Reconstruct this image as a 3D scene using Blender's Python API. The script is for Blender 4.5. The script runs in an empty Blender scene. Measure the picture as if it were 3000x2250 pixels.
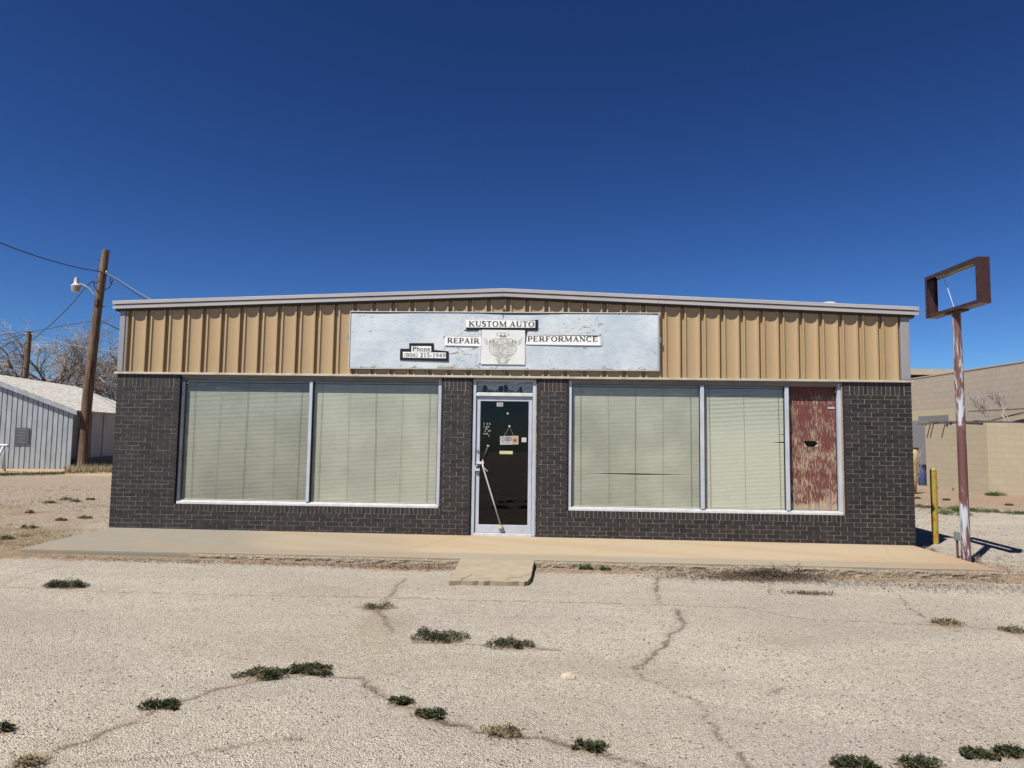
import bpy, math, random
import numpy as np
from mathutils import Vector, Matrix
R = math.radians
scene = bpy.context.scene
# ------------------------------------------------------------------ camera
# world: x to the right along the shop front, y away from the viewer, z up; the front brick wall is y = 0
CX, CY, CZ, YAW, PITCH, ROLL, FPX = 6.6959, -10.7021, 1.5211, -0.03361, 0.07659, 0.01402, 2000.0
def cam_axes():
    cy, sy, cp, sp, cr, sr = math.cos(YAW), math.sin(YAW), math.cos(PITCH), math.sin(PITCH), math.cos(ROLL), math.sin(ROLL)
    f = Vector((sy*cp, cy*cp, sp)); r = Vector((cy, -sy, 0)); u = r.cross(f)
    return cr*r + sr*u, -sr*r + cr*u, f
AX, AU, AF = cam_axes()
cam = bpy.data.cameras.new('camera'); cam.sensor_width = 36; cam.lens = 24.0; cam.clip_end = 3000; cam.clip_start = 0.05
camo = bpy.data.objects.new('camera', cam); scene.collection.objects.link(camo); scene.camera = camo
m = Matrix((AX, AU, -AF)).transposed().to_4x4(); m.translation = Vector((CX, CY, CZ)); camo.matrix_world = m
# ------------------------------------------------------------------ light
SUN = Vector((-0.341, -0.409, 0.846)).normalized()
w = bpy.data.worlds.new('World'); scene.world = w; w.use_nodes = True
nt = w.node_tree; bg = nt.nodes['Background']; sky = nt.nodes.new('ShaderNodeTexSky')
sky.sky_type = 'NISHITA'; sky.sun_disc = False; sky.sun_elevation = math.asin(SUN.z); sky.sun_rotation = math.atan2(SUN.x, SUN.y)
sky.altitude = 1000; sky.air_density = 1.0; sky.dust_density = 0.3; sky.ozone_density = 3.0
gm = nt.nodes.new('ShaderNodeGamma'); gm.inputs[1].default_value = 1.6      # deep dry winter air: steeper fall-off than the stock sky
tn_ = nt.nodes.new('ShaderNodeMix'); tn_.data_type = 'RGBA'; tn_.blend_type = 'MULTIPLY'; tn_.inputs[0].default_value = 1.0; tn_.inputs[7].default_value = (0.104, 0.139, 0.183, 1)
nt.links.new(sky.outputs[0], gm.inputs[0]); nt.links.new(gm.outputs[0], tn_.inputs[6]); nt.links.new(tn_.outputs[2], bg.inputs[0]); bg.inputs[1].default_value = 0.10
sl = bpy.data.lights.new('sun', 'SUN'); sl.energy = 5.0; sl.angle = R(0.53); sl.color = (1.0, 0.955, 0.89)
so = bpy.data.objects.new('sun', sl); scene.collection.objects.link(so); so.rotation_euler = SUN.to_track_quat('Z', 'Y').to_euler()
vs = scene.view_settings; vs.view_transform = 'Standard'; vs.look = 'None'; vs.exposure = 0.74; vs.gamma = 1.0
scene.cycles.max_bounces = 6; scene.cycles.diffuse_bounces = 1; scene.cycles.transparent_max_bounces = 12; scene.cycles.caustics_reflective = False; scene.cycles.caustics_refractive = False
rng = random.Random(7); nrg = np.random.RandomState(11)
# ------------------------------------------------------------------ ground height and surveyed points
def sstep(a, b, x):
    t = np.clip((np.asarray(x, float)-a)/(b-a), 0, 1); return t*t*(3-2*t)
def gh(x, y):
    if np.ndim(x) == 0 and np.ndim(y) == 0:
        f_ = -0.096-0.0062*min(max(x, 0), 12.5); t = min(max((y+0.5)/4.5, 0), 1); k = t*t*(3-2*t); return f_*(1-k)-0.12*k
    front = -0.096 - 0.0062*np.clip(x, 0, 12.5)
    k = sstep(-0.5, 4.0, y)
    return front*(1-k) - 0.12*k
def gp(px, py):
    """ground point seen at a position of the 3000 x 2250 survey photograph"""
    d = AF + AX*((px-1500)/FPX) - AU*((py-1125)/FPX)
    z = -0.12
    for _ in range(4):
        t = (z-CZ)/d.z; x, y = CX+t*d.x, CY+t*d.y; z = float(gh(x, y))
    return Vector((x, y, z))
def fp(px, py, y):
    d = AF + AX*((px-1500)/FPX) - AU*((py-1125)/FPX); t = (y-CY)/d.y
    return Vector((CX+t*d.x, y, CZ+t*d.z))
NTAB = {}
def vnoise(x, y, s, seed=0):
    """smooth value noise in numpy, 0..1"""
    r = NTAB.get(seed)
    if r is None: r = NTAB[seed] = np.random.RandomState(seed).rand(257, 257)
    if np.ndim(x) == 0 and np.ndim(y) == 0:
        xx = float(x)*s+1000; yy = float(y)*s+1000; xi = math.floor(xx); yi = math.floor(yy); fx = xx-xi; fy = yy-yi; fx = fx*fx*(3-2*fx); fy = fy*fy*(3-2*fy); xi %= 256; yi %= 256
        a = r[xi, yi]; b = r[(xi+1) % 256, yi]; c = r[xi, (yi+1) % 256]; d = r[(xi+1) % 256, (yi+1) % 256]
        return (a*(1-fx)+b*fx)*(1-fy)+(c*(1-fx)+d*fx)*fy
    xx = np.asarray(x, float)*s+1000; yy = np.asarray(y, float)*s+1000
    xi = np.floor(xx).astype(int); yi = np.floor(yy).astype(int); fx = xx-xi; fy = yy-yi
    fx = fx*fx*(3-2*fx); fy = fy*fy*(3-2*fy)
    a = r[xi % 256, yi % 256]; b = r[(xi+1) % 256, yi % 256]; c = r[xi % 256, (yi+1) % 256]; d = r[(xi+1) % 256, (yi+1) % 256]
    return (a*(1-fx)+b*fx)*(1-fy)+(c*(1-fx)+d*fx)*fy
def fbm(x, y, s, seed=0, o=4):
    t = 0; a = 0.5; n = 0
    for i in range(o):
        t = t+a*vnoise(x, y, s*2**i, seed+i); n += a; a *= 0.5
    return t/n
# ------------------------------------------------------------------ materials
MATS = {}
ALB = 0.62
class NT:
    def __init__(s, name):
        s.m = bpy.data.materials.new(name); s.m.use_nodes = True; s.t = s.m.node_tree; s.b = s.t.nodes['Principled BSDF']; s.out = s.t.nodes['Material Output']
        s.co = None
    def n(s, kind, **kw):
        x = s.t.nodes.new('ShaderNode'+kind)
        for k, v in kw.items(): setattr(x, k, v)
        return x
    def l(s, a, b): s.t.links.new(a, b)
    def coord(s, scale=(1, 1, 1)):
        if s.co is None: s.co = s.n('TexCoord')
        mp = s.n('Mapping'); mp.inputs['Scale'].default_value = scale; s.l(s.co.outputs['Object'], mp.inputs[0]); return mp.outputs[0]
    def noise(s, scale, detail=4, rough=0.55, sc=(1, 1, 1), dist=0):
        x = s.n('TexNoise'); x.inputs['Scale'].default_value = scale; x.inputs['Detail'].default_value = detail; x.inputs['Roughness'].default_value = rough
        x.inputs['Distortion'].default_value = dist; s.l(s.coord(sc), x.inputs['Vector']); return x.outputs['Fac']
    def voro(s, scale, sc=(1, 1, 1), rnd=1.0, feat='F1'):
        x = s.n('TexVoronoi'); x.feature = feat; x.inputs['Scale'].default_value = scale; x.inputs['Randomness'].default_value = rnd; s.l(s.coord(sc), x.inputs['Vector']); return x
    def ramp(s, fac, stops, interp='LINEAR'):
        x = s.n('ValToRGB'); cr = x.color_ramp; cr.interpolation = interp
        while len(cr.elements) < len(stops): cr.elements.new(0.5)
        for e, (p, c) in zip(cr.elements, stops):
            e.position = p; e.color = (*c, 1) if isinstance(c, tuple) else (c, c, c, 1)
        s.l(fac, x.inputs[0]); return x.outputs[0]
    def mix(s, fac, a, b, mode='MIX'):
        x = s.n('Mix', data_type='RGBA', blend_type=mode)
        for i, v in ((0, fac), (6, a), (7, b)):
            if isinstance(v, (int, float)): x.inputs[i].default_value = v
            elif isinstance(v, tuple): x.inputs[i].default_value = (*v, 1)
            else: s.l(v, x.inputs[i])
        return x.outputs[2]
    def math(s, op, a, b=0.0, clamp=False):
        x = s.n('Math', operation=op); x.use_clamp = clamp
        for i, v in ((0, a), (1, b)):
            if isinstance(v, (int, float)): x.inputs[i].default_value = v
            else: s.l(v, x.inputs[i])
        return x.outputs[0]
    def attr(s, name):
        x = s.n('Attribute'); x.attribute_name = name; return x
    def bump(s, h, strength=0.3, dist=0.01):
        x = s.n('Bump'); x.inputs['Strength'].default_value = strength; x.inputs['Distance'].default_value = dist; s.l(h, x.inputs['Height']); s.l(x.outputs[0], s.b.inputs['Normal'])
    def col(s, c):     # colours below were read off the exposed picture; ALB brings them to real reflectances
        if isinstance(c, tuple): s.b.inputs['Base Color'].default_value = (*[v*ALB for v in c], 1)
        else: s.l(s.mix(1.0, c, (ALB, ALB, ALB), 'MULTIPLY'), s.b.inputs['Base Color'])
    def rough(s, v):
        if isinstance(v, (int, float)): s.b.inputs['Roughness'].default_value = v
        else: s.l(v, s.b.inputs['Roughness'])
def simple(name, c, c2=None, scale=6, rough=0.6, metal=0.0, bump=0.0, bscale=40, sc=(1, 1, 1), spec=0.5, lo=0.35, hi=0.65):
    t = NT(name); c2 = c2 or tuple(v*0.75 for v in c)
    t.col(t.mix(t.ramp(t.noise(scale, 6, 0.65, sc), [(lo, 0.0), (hi, 1.0)]), c, c2)); t.rough(rough)
    t.b.inputs['Metallic'].default_value = metal; t.b.inputs['Specular IOR Level'].default_value = spec
    if bump: t.bump(t.noise(bscale, 4, 0.6, sc), bump)
    MATS[name] = t.m; return t.m
def two_tone(name, c, c2, scale, thr, w=0.03, sc=(1, 1, 1), rough=0.7, bump=0.3, c3=None, detail=8):
    t = NT(name); n = t.noise(scale, detail, 0.65, sc, 0.4); k = t.ramp(n, [(thr-w, 0.0), (thr+w, 1.0)])
    a = t.mix(t.noise(scale*0.4, 4), c, c3 or tuple(v*0.82 for v in c))
    t.col(t.mix(k, a, c2)); t.rough(rough); t.bump(n, bump, 0.004); MATS[name] = t.m; return t.m
simple('gasket_shade_black', (0.012, 0.012, 0.014), None, 6, 0.6)  # real gaskets and cracks, also places where shade is painted in
# brick
t = NT('brick'); at = t.attr('tone'); c = t.mix(at.outputs['Fac'], (0.013, 0.0105, 0.011), (0.036, 0.028, 0.027))
c = t.mix(t.math('MULTIPLY', t.ramp(t.noise(9, 6), [(0.45, 0.0), (0.75, 1.0)]), 0.45), c, (0.075, 0.062, 0.056))
t.col(c); t.rough(0.62); t.bump(t.noise(160, 3), 0.5, 0.002); MATS['brick'] = t.m
simple('mortar', (0.44, 0.37, 0.275), (0.20, 0.165, 0.125), 12, 0.95, bump=0.5, bscale=120)
# painted wall panels
t = NT('siding'); c = t.mix(t.noise(1.1, 5, sc=(1, 1, 0.25)), (0.62, 0.44, 0.235), (0.52, 0.36, 0.185))
c = t.mix(t.math('MULTIPLY', t.ramp(t.noise(14, 8, 0.7, (1, 1, 0.15)), [(0.52, 0.0), (0.72, 1.0)]), 0.30), c, (0.42, 0.30, 0.17))
c = t.mix(t.math('MULTIPLY', t.ramp(t.noise(60, 3), [(0.70, 0.0), (0.76, 1.0)]), 0.5), c, (0.25, 0.15, 0.08))
t.col(c); t.rough(0.48); t.bump(t.noise(3, 3), 0.15, 0.02); MATS['siding'] = t.m
simple('fascia', (0.58, 0.54, 0.52), (0.50, 0.465, 0.45), 3.5, 0.45, bump=0.1, bscale=60, sc=(0.3, 1, 1))
simple('post_metal', (0.42, 0.405, 0.415), (0.35, 0.335, 0.345), 4, 0.4, sc=(1, 1, 0.3))
simple('flashing', (0.66, 0.60, 0.48), (0.44, 0.37, 0.27), 5, 0.5, lo=0.45, hi=0.75)
simple('header_metal', (0.36, 0.31, 0.25), (0.25, 0.21, 0.17), 6, 0.5, sc=(0.3, 1, 1))
simple('aluminium', (0.70, 0.75, 0.83), (0.56, 0.60, 0.67), 7, 0.42, metal=0.05, bump=0.05, sc=(1, 1, 0.4))
simple('aluminium_sill', (0.92, 0.94, 0.95), (0.76, 0.74, 0.66), 9, 0.5, metal=0.1)
simple('jamb_shade', (0.10, 0.105, 0.13), (0.16, 0.16, 0.19), 8, 0.45, metal=0.3)
simple('caulk', (0.62, 0.45, 0.26), (0.40, 0.30, 0.20), 20, 0.9)
simple('roof_white', (0.74, 0.74, 0.74), (0.58, 0.57, 0.55), 2, 0.5)
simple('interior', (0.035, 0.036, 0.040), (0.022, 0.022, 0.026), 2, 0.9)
simple('interior_floor', (0.06, 0.055, 0.05), (0.04, 0.04, 0.04), 2, 0.6)
def glass(name, tint, rough=0.01, wav=0.02, refl=1.0, dustv=0.08):
    t = NT(name); t.t.nodes.remove(t.b)
    tr = t.n('BsdfTransparent'); tr.inputs[0].default_value = (*tint, 1); gl = t.n('BsdfGlossy'); gl.inputs['Roughness'].default_value = rough
    ge = t.n('NewGeometry'); vd = t.n('VectorMath', operation='DOT_PRODUCT'); t.l(ge.outputs['Incoming'], vd.inputs[0]); t.l(ge.outputs['True Normal'], vd.inputs[1]); fc_ = t.math('SUBTRACT', 1.0, t.math('ABSOLUTE', vd.outputs['Value']), True); f2 = t.math('MULTIPLY', fc_, fc_); f5 = t.math('MULTIPLY', t.math('MULTIPLY', f2, f2), fc_); bp = t.n('Bump'); bp.inputs['Strength'].default_value = wav; bp.inputs['Distance'].default_value = 0.05
    nz = t.n('TexNoise'); nz.inputs['Scale'].default_value = 1.4; nz.inputs['Detail'].default_value = 2; t.l(t.coord(), nz.inputs['Vector']); t.l(nz.outputs['Fac'], bp.inputs['Height'])
    t.l(bp.outputs[0], gl.inputs['Normal'])
    df = t.n('BsdfDiffuse'); df.inputs[0].default_value = (0.6, 0.58, 0.5, 1)
    dust = t.ramp(t.noise(5, 8, 0.7), [(0.45, 0.0), (0.8, dustv)])
    m0 = t.n('MixShader'); t.l(dust, m0.inputs[0]); t.l(tr.outputs[0], m0.inputs[1]); t.l(df.outputs[0], m0.inputs[2])
    mx = t.n('MixShader'); k = t.math('MULTIPLY', t.math('ADD', t.math('MULTIPLY', f5, 0.95), 0.05), refl); t.l(k, mx.inputs[0]); t.l(m0.outputs[0], mx.inputs[1]); t.l(gl.outputs[0], mx.inputs[2])
    t.l(mx.outputs[0], t.out.inputs[0]); MATS[name] = t.m
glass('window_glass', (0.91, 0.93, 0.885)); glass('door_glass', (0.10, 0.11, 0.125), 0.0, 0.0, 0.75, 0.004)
t = NT('slat'); t.col(t.mix(t.noise(2.2, 4), (0.92, 0.90, 0.77), (0.82, 0.80, 0.68))); t.rough(0.45); t.b.inputs['Transmission Weight'].default_value = 0; MATS['slat'] = t.m
for nm_, f_ in (('slat_refl_dim', 0.74), ('slat_refl_dark', 0.50)):  # darker slat copies, their tone standing in for reflections on the panes
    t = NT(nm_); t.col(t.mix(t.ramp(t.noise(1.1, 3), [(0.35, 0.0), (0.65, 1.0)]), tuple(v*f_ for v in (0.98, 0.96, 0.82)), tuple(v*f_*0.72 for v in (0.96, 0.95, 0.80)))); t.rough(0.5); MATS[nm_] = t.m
simple('cord', (0.12, 0.12, 0.09), None, 6, 0.8)
simple('headrail', (0.42, 0.43, 0.40), (0.34, 0.35, 0.32), 6, 0.4)
# peeling board in the last bay
t = NT('red_board'); n1 = t.noise(62, 9, 0.75, (1, 1, 0.13), 0.5); n2 = t.noise(3.0, 4, 0.6)
k = t.math('ADD', t.math('MULTIPLY', n1, 1.0), t.math('MULTIPLY', n2, 0.42)); co = t.n('SeparateXYZ'); t.l(t.coord(), co.inputs[0])
low = t.ramp(t.math('MULTIPLY', co.outputs['Z'], 0.5), [(0.0, 0.27), (0.02, 0.22), (0.06, 0.02), (0.38, 0.02), (0.45, 0.0), (0.84, -0.0), (0.90, 0.0)]); hi = t.ramp(t.math('MULTIPLY', co.outputs['Z'], 0.5), [(0.87, 0.0), (0.95, 0.12)])
k = t.math('SUBTRACT', t.math('ADD', k, low), hi); kk = t.ramp(k, [(0.735, 0.0), (0.765, 1.0)])
wood = t.mix(t.ramp(t.noise(30, 4, sc=(1, 1, 0.1)), [(0.4, 0.0), (0.6, 1.0)]), (0.60, 0.43, 0.28), (0.34, 0.28, 0.21))
c = t.mix(kk, t.mix(t.noise(7, 5), (0.21, 0.055, 0.045), (0.14, 0.038, 0.032)), wood); t.col(c); t.rough(0.75); t.bump(k, 0.6, 0.006); MATS['red_board'] = t.m
# sign board
t = NT('sign_paint'); n = t.noise(10, 9, 0.72, (0.8, 1, 1.5), 0.6); co = t.n('SeparateXYZ'); t.l(t.coord(), co.inputs[0])
zb = t.ramp(co.outputs['Z'], [(0.0, 0.10), (0.04, 0.06), (0.10, 0.0), (1.0, 0.0)])
reg = t.ramp(t.noise(0.9, 3), [(0.42, 0.0), (0.7, 0.10)])
k = t.math('ADD', t.math('ADD', n, zb), reg); peel = t.ramp(k, [(0.650, 0.0), (0.662, 1.0)])
base = t.mix(t.ramp(t.noise(1.3, 5, 0.6), [(0.36, 0.0), (0.62, 1.0)]), (0.58, 0.69, 0.77), (0.84, 0.91, 0.93))
base = t.mix(t.math('MULTIPLY', t.ramp(t.noise(30, 6, 0.75, (0.35, 1, 1.4), 1.0), [(0.56, 0.0), (0.66, 1.0)]), 0.6), base, (0.42, 0.46, 0.52)); base = t.mix(t.math('MULTIPLY', t.ramp(t.noise(24, 6, 0.75, (0.4, 1, 1.6), 1.0), [(0.58, 0.0), (0.66, 1.0)]), 0.8), base, (0.98, 0.98, 0.98))
t.col(t.mix(peel, base, t.mix(t.noise(20, 4), (0.58, 0.46, 0.33), (0.34, 0.27, 0.20)))); t.rough(0.5)
t.bump(t.mix(0.5, t.noise(38, 8, 0.75, (0.5, 1, 1.6), 1.2), t.noise(6, 3)), 1.0, 0.010); MATS['sign_paint'] = t.m
simple('paper', (1.15, 1.15, 1.12), (1.02, 1.02, 1.0), 5, 0.7, bump=0.3, bscale=9, sc=(0.5, 1, 1.5))
simple('sheet', (0.98, 0.99, 0.96), (0.88, 0.89, 0.87), 5, 0.7, bump=0.3, bscale=9)
simple('tape_grey', (0.68, 0.69, 0.69), (0.86, 0.88, 0.90), 25, 0.6, bump=0.4, bscale=50)
simple('ink', (0.045, 0.05, 0.05), (0.07, 0.075, 0.075), 20, 0.6)
simple('black_tape', (0.008, 0.008, 0.012), (0.014, 0.013, 0.018), 8, 0.4)
simple('print_grey', (0.50, 0.51, 0.46), (0.58, 0.59, 0.54), 12, 0.7)
simple('print_light', (0.62, 0.62, 0.59), None, 12, 0.7)
# slab
t = NT('slab_concrete'); tn = t.attr('tan'); ag = t.attr('agg'); st = t.attr('stain')
g = t.mix(t.noise(2.6, 6), (0.27, 0.245, 0.195), (0.34, 0.31, 0.24)); b = t.mix(t.noise(1.3, 6), (0.56, 0.425, 0.265), (0.46, 0.38, 0.26))
c = t.mix(tn.outputs['Fac'], g, b); c = t.mix(st.outputs['Fac'], c, (0.40, 0.25, 0.12))
c = t.mix(t.math('MULTIPLY', t.ramp(t.noise(130, 2), [(0.55, 0.0), (0.70, 1.0)]), 0.35), c, (0.24, 0.20, 0.15))
v = t.voro(70); agc = t.ramp(v.outputs['Color'], [(0.0, (0.13, 0.10, 0.07)), (0.45, (0.26, 0.205, 0.14)), (0.82, (0.36, 0.285, 0.19)), (0.97, (0.60, 0.50, 0.38))])
c = t.mix(ag.outputs['Fac'], c, agc); t.col(c); t.rough(0.85)
h = t.mix(ag.outputs['Fac'], t.math('MULTIPLY', t.noise(150, 3), 0.3), v.outputs['Distance']); t.bump(h, 0.5, 0.006); MATS['slab'] = t.m
simple('ramp_concrete', (0.46, 0.385, 0.26), (0.36, 0.30, 0.205), 5, 0.9, bump=0.5, bscale=90)
# ground
t = NT('lot_ground')
A = {k: t.attr(k).outputs['Fac'] for k in ('zone', 'dirt', 'crack', 'stain', 'redgravel', 'verge', 'track')}
v = t.voro(104); v2 = t.voro(40)
chip = t.ramp(v.outputs['Color'], [(0.0, (0.07, 0.06, 0.05)), (0.12, (0.24, 0.205, 0.165)), (0.22, (0.66, 0.59, 0.48)), (0.55, (0.94, 0.855, 0.695)), (0.85, (1.10, 1.01, 0.82)), (1.0, (1.2, 1.13, 0.97))])
chip = t.mix(t.ramp(v.outputs['Distance'], [(0.36, 0.0), (0.66, 0.62)]), chip, (0.30, 0.255, 0.205))
chip = t.mix(t.ramp(t.noise(0.9, 6, 0.62, (0.45, 1, 1), 0.6), [(0.38, 0.0), (0.62, 0.85)]), chip, t.mix(0.5, chip, (0.42, 0.37, 0.32)))
chip = t.mix(t.ramp(t.noise(9, 5, 0.7), [(0.42, 0.0), (0.75, 0.5)]), chip, t.mix(0.6, chip, (0.34, 0.285, 0.225)))
gr_ = t.ramp(t.noise(34, 4, 0.8), [(0.57, 0.0), (0.66, 0.85)]); chip = t.mix(gr_, chip, (0.22, 0.18, 0.14)); gl_ = t.ramp(t.noise(41, 4, 0.8), [(0.58, 0.0), (0.68, 0.8)]); chip = t.mix(gl_, chip, (1.1, 1.04, 0.92))
big = t.math('MULTIPLY', t.math('LESS_THAN', t.n('SeparateColor').outputs[0], 0.5), 0.0)
s2 = t.n('SeparateColor'); t.l(v2.outputs['Color'], s2.inputs[0])
dk = t.math('MULTIPLY', t.math('LESS_THAN', s2.outputs[0], 0.05), t.math('LESS_THAN', v2.outputs['Distance'], 0.36))
chip = t.mix(dk, chip, (0.085, 0.07, 0.06))
chip = t.mix(t.math('MULTIPLY', t.ramp(t.noise(0.55, 5, 0.6), [(0.35, 0.0), (0.68, 1.0)]), 0.25), chip, (0.44, 0.37, 0.285))
vg = t.voro(52); grav = t.ramp(vg.outputs['Color'], [(0.0, (0.28, 0.215, 0.15)), (0.3, (0.52, 0.42, 0.31)), (0.7, (0.66, 0.55, 0.42)), (1.0, (0.84, 0.75, 0.62))])
grav = t.mix(t.ramp(vg.outputs['Distance'], [(0.3, 0.0), (0.7, 0.6)]), grav, (0.22, 0.16, 0.11))
grav = t.mix(t.math('MULTIPLY', t.ramp(t.noise(0.8, 6, 0.65, (0.5, 1, 1)), [(0.45, 0.0), (0.7, 1.0)]), 0.45), grav, (0.38, 0.29, 0.20)); grav = t.mix(t.ramp(t.noise(9, 6, 0.8, (0.5, 1, 1)), [(0.50, 0.0), (0.66, 0.7)]), grav, (0.30, 0.23, 0.155)); grav = t.mix(t.ramp(t.noise(13, 6, 0.8), [(0.56, 0.0), (0.68, 0.8)]), grav, (0.84, 0.74, 0.58))
c = t.mix(A['zone'], chip, grav)
redg = t.ramp(vg.outputs['Color'], [(0.0, (0.20, 0.125, 0.08)), (0.5, (0.44, 0.31, 0.215)), (1.0, (0.68, 0.54, 0.41))])
c = t.mix(A['redgravel'], c, redg)
c = t.mix(A['track'], c, t.mix(t.noise(3, 5), (0.56, 0.40, 0.25), (0.48, 0.34, 0.21)))
c = t.mix(t.math('MULTIPLY', A['stain'], t.ramp(t.noise(22, 6, 0.8), [(0.38, 0.25), (0.60, 1.0)])), c, t.mix(0.52, chip, t.mix(t.noise(5, 5), (0.34, 0.26, 0.165), (0.46, 0.36, 0.22))))
c = t.mix(A['verge'], c, t.mix(t.ramp(t.noise(7, 8, 0.75), [(0.4, 0.0), (0.6, 1.0)]), (0.44, 0.33, 0.19), (0.23, 0.16, 0.095)))
dirtc = t.mix(t.ramp(t.noise(9, 8, 0.75), [(0.40, 0.0), (0.60, 1.0)]), (0.37, 0.245, 0.165), (0.22, 0.16, 0.11)); dirtc = t.mix(t.ramp(t.noise(45, 5, 0.75), [(0.50, 0.0), (0.66, 0.9)]), dirtc, (0.50, 0.40, 0.28))
c = t.mix(A['dirt'], c, dirtc)
c = t.mix(A['crack'], c, t.mix(t.noise(60, 4), (0.10, 0.075, 0.055), (0.22, 0.15, 0.10)))
t.col(c); t.rough(0.95); t.b.inputs['Specular IOR Level'].default_value = 0.15
inv = t.math('SUBTRACT', 1.0, t.math('MAXIMUM', A['dirt'], A['track']))
hh = t.math('MULTIPLY', t.math('SUBTRACT', 1.0, v.outputs['Distance']), inv)
hh = t.math('ADD', hh, t.math('MULTIPLY', t.noise(120, 4, 0.7), 0.4)); t.bump(hh, 1.0, 0.013); MATS['ground'] = t.m
# others
simple('weed_leaf', (0.078, 0.088, 0.042), (0.036, 0.042, 0.021), 30, 0.8, spec=0.1)
simple('weed_leaf_bright', (0.13, 0.18, 0.055), (0.07, 0.105, 0.035), 30, 0.8, spec=0.1)
simple('dry_grass', (0.46, 0.36, 0.19), (0.32, 0.25, 0.14), 12, 0.8)
simple('dead_leaf', (0.13, 0.09, 0.06), (0.07, 0.05, 0.035), 20, 0.8)
simple('pebble_light', (0.60, 0.54, 0.45), (0.46, 0.39, 0.30), 14, 0.9)
simple('pebble_dark', (0.10, 0.085, 0.075), (0.16, 0.13, 0.11), 14, 0.9)
t = NT('pole_wood'); n = t.noise(18, 8, 0.7, (1, 1, 0.06), 0.3); c = t.ramp(n, [(0.32, (0.035, 0.02, 0.012)), (0.5, (0.17, 0.10, 0.058)), (0.66, (0.40, 0.27, 0.17))]); t.col(c); t.rough(0.9); t.bump(n, 0.9, 0.02); MATS['pole_wood'] = t.m
t = NT('rusty_pipe'); n = t.noise(6, 9, 0.68, (1, 1, 0.22), 0.7); c = t.ramp(n, [(0.0, (0.13, 0.055, 0.045)), (0.49, (0.175, 0.07, 0.058)), (0.535, (0.27, 0.17, 0.15)), (0.560, (0.60, 0.62, 0.68)), (0.75, (0.70, 0.73, 0.80))])
n2 = t.ramp(t.noise(3, 5, sc=(1, 1, 0.5)), [(0.55, 0.0), (0.7, 1.0)]); c = t.mix(t.math('MULTIPLY', n2, 0.7), c, (0.10, 0.055, 0.035)); t.col(c); t.rough(0.6); t.bump(n, 0.3, 0.003); MATS['rusty_pipe'] = t.m
simple('sign_brown', (0.085, 0.032, 0.022), (0.062, 0.026, 0.02), 5, 0.35, bump=0.05)
simple('screw', (0.6, 0.6, 0.6), None, 5, 0.35, metal=0.8)
simple('lamp_white', (0.62, 0.58, 0.45), (0.5, 0.44, 0.3), 9, 0.4)
t = NT('yellow_paint'); n = t.noise(22, 8, 0.7, (1, 1, 0.6)); c = t.ramp(n, [(0.35, (0.50, 0.385, 0.05)), (0.53, (0.46, 0.34, 0.045)), (0.58, (0.50, 0.18, 0.03)), (0.7, (0.22, 0.08, 0.02))]); t.col(c); t.rough(0.45); MATS['yellow_paint'] = t.m
simple('rusty_yellow', (0.50, 0.38, 0.17), (0.34, 0.22, 0.10), 12, 0.7)
simple('grey_box', (0.30, 0.33, 0.32), (0.22, 0.25, 0.24), 10, 0.5)
simple('rust', (0.14, 0.065, 0.035), (0.08, 0.045, 0.03), 20, 0.85)
simple('blue_paint', (0.035, 0.055, 0.17), (0.10, 0.12, 0.22), 4, 0.5)
def block_mat(name, a, b, joint, w=0.40, hgt=0.203, axes='xz', patches=False):
    t = NT(name); tc = t.n('TexCoord'); sp = t.n('SeparateXYZ'); t.l(tc.outputs['Object'], sp.inputs[0]); cb = t.n('CombineXYZ')
    sm = t.math('ADD', sp.outputs['X'], sp.outputs['Y']); t.l(sm, cb.inputs[0]); t.l(sp.outputs['Z'], cb.inputs[1])
    br = t.n('TexBrick'); t.l(cb.outputs[0], br.inputs['Vector']); br.inputs['Scale'].default_value = 1; br.inputs['Mortar Size'].default_value = 0.007
    br.inputs['Brick Width'].default_value = w; br.inputs['Row Height'].default_value = hgt; br.inputs['Bias'].default_value = 0; br.inputs['Mortar Smooth'].default_value = 0.3
    br.inputs['Color1'].default_value = (*a, 1); br.inputs['Color2'].default_value = (*b, 1); br.inputs['Mortar'].default_value = (*joint, 1)
    c = t.mix(t.math('MULTIPLY', t.noise(1.7, 6, 0.6), 0.5), br.outputs['Color'], tuple(v*0.72 for v in a))
    if patches:   # old paint on the end wall: cream band and bare grey block where a roof once met it (object space metres)
        def boxmask(y0, y1, z0, z1):
            m1 = t.math('MULTIPLY', t.math('GREATER_THAN', sp.outputs['Y'], y0), t.math('LESS_THAN', sp.outputs['Y'], y1))
            return t.math('MULTIPLY', m1, t.math('MULTIPLY', t.math('GREATER_THAN', sp.outputs['Z'], z0), t.math('LESS_THAN', sp.outputs['Z'], z1)))
        c = t.mix(boxmask(15.3, 30, 2.36, 2.80), c, (0.62, 0.56, 0.36)); c = t.mix(boxmask(15.75, 17.8, 2.2, 2.57), c, (0.25, 0.25, 0.25)); c = t.mix(boxmask(17.2, 18.25, -1, 2.40), c, (0.29, 0.285, 0.285))
        c = t.mix(boxmask(4.0, 12.6, 2.28, 2.41), c, (0.60, 0.54, 0.35))
    t.col(c); t.rough(0.9); t.bump(br.outputs['Fac'], -0.9, 0.012); MATS[name] = t.m
block_mat('block_wall', (0.60, 0.505, 0.395), (0.64, 0.54, 0.42), (0.40, 0.33, 0.25), patches=True)
block_mat('block_shed', (0.64, 0.54, 0.375), (0.69, 0.585, 0.405), (0.50, 0.41, 0.28))
simple('parapet_cream', (0.62, 0.52, 0.38), (0.55, 0.46, 0.33), 3, 0.8)
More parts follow.
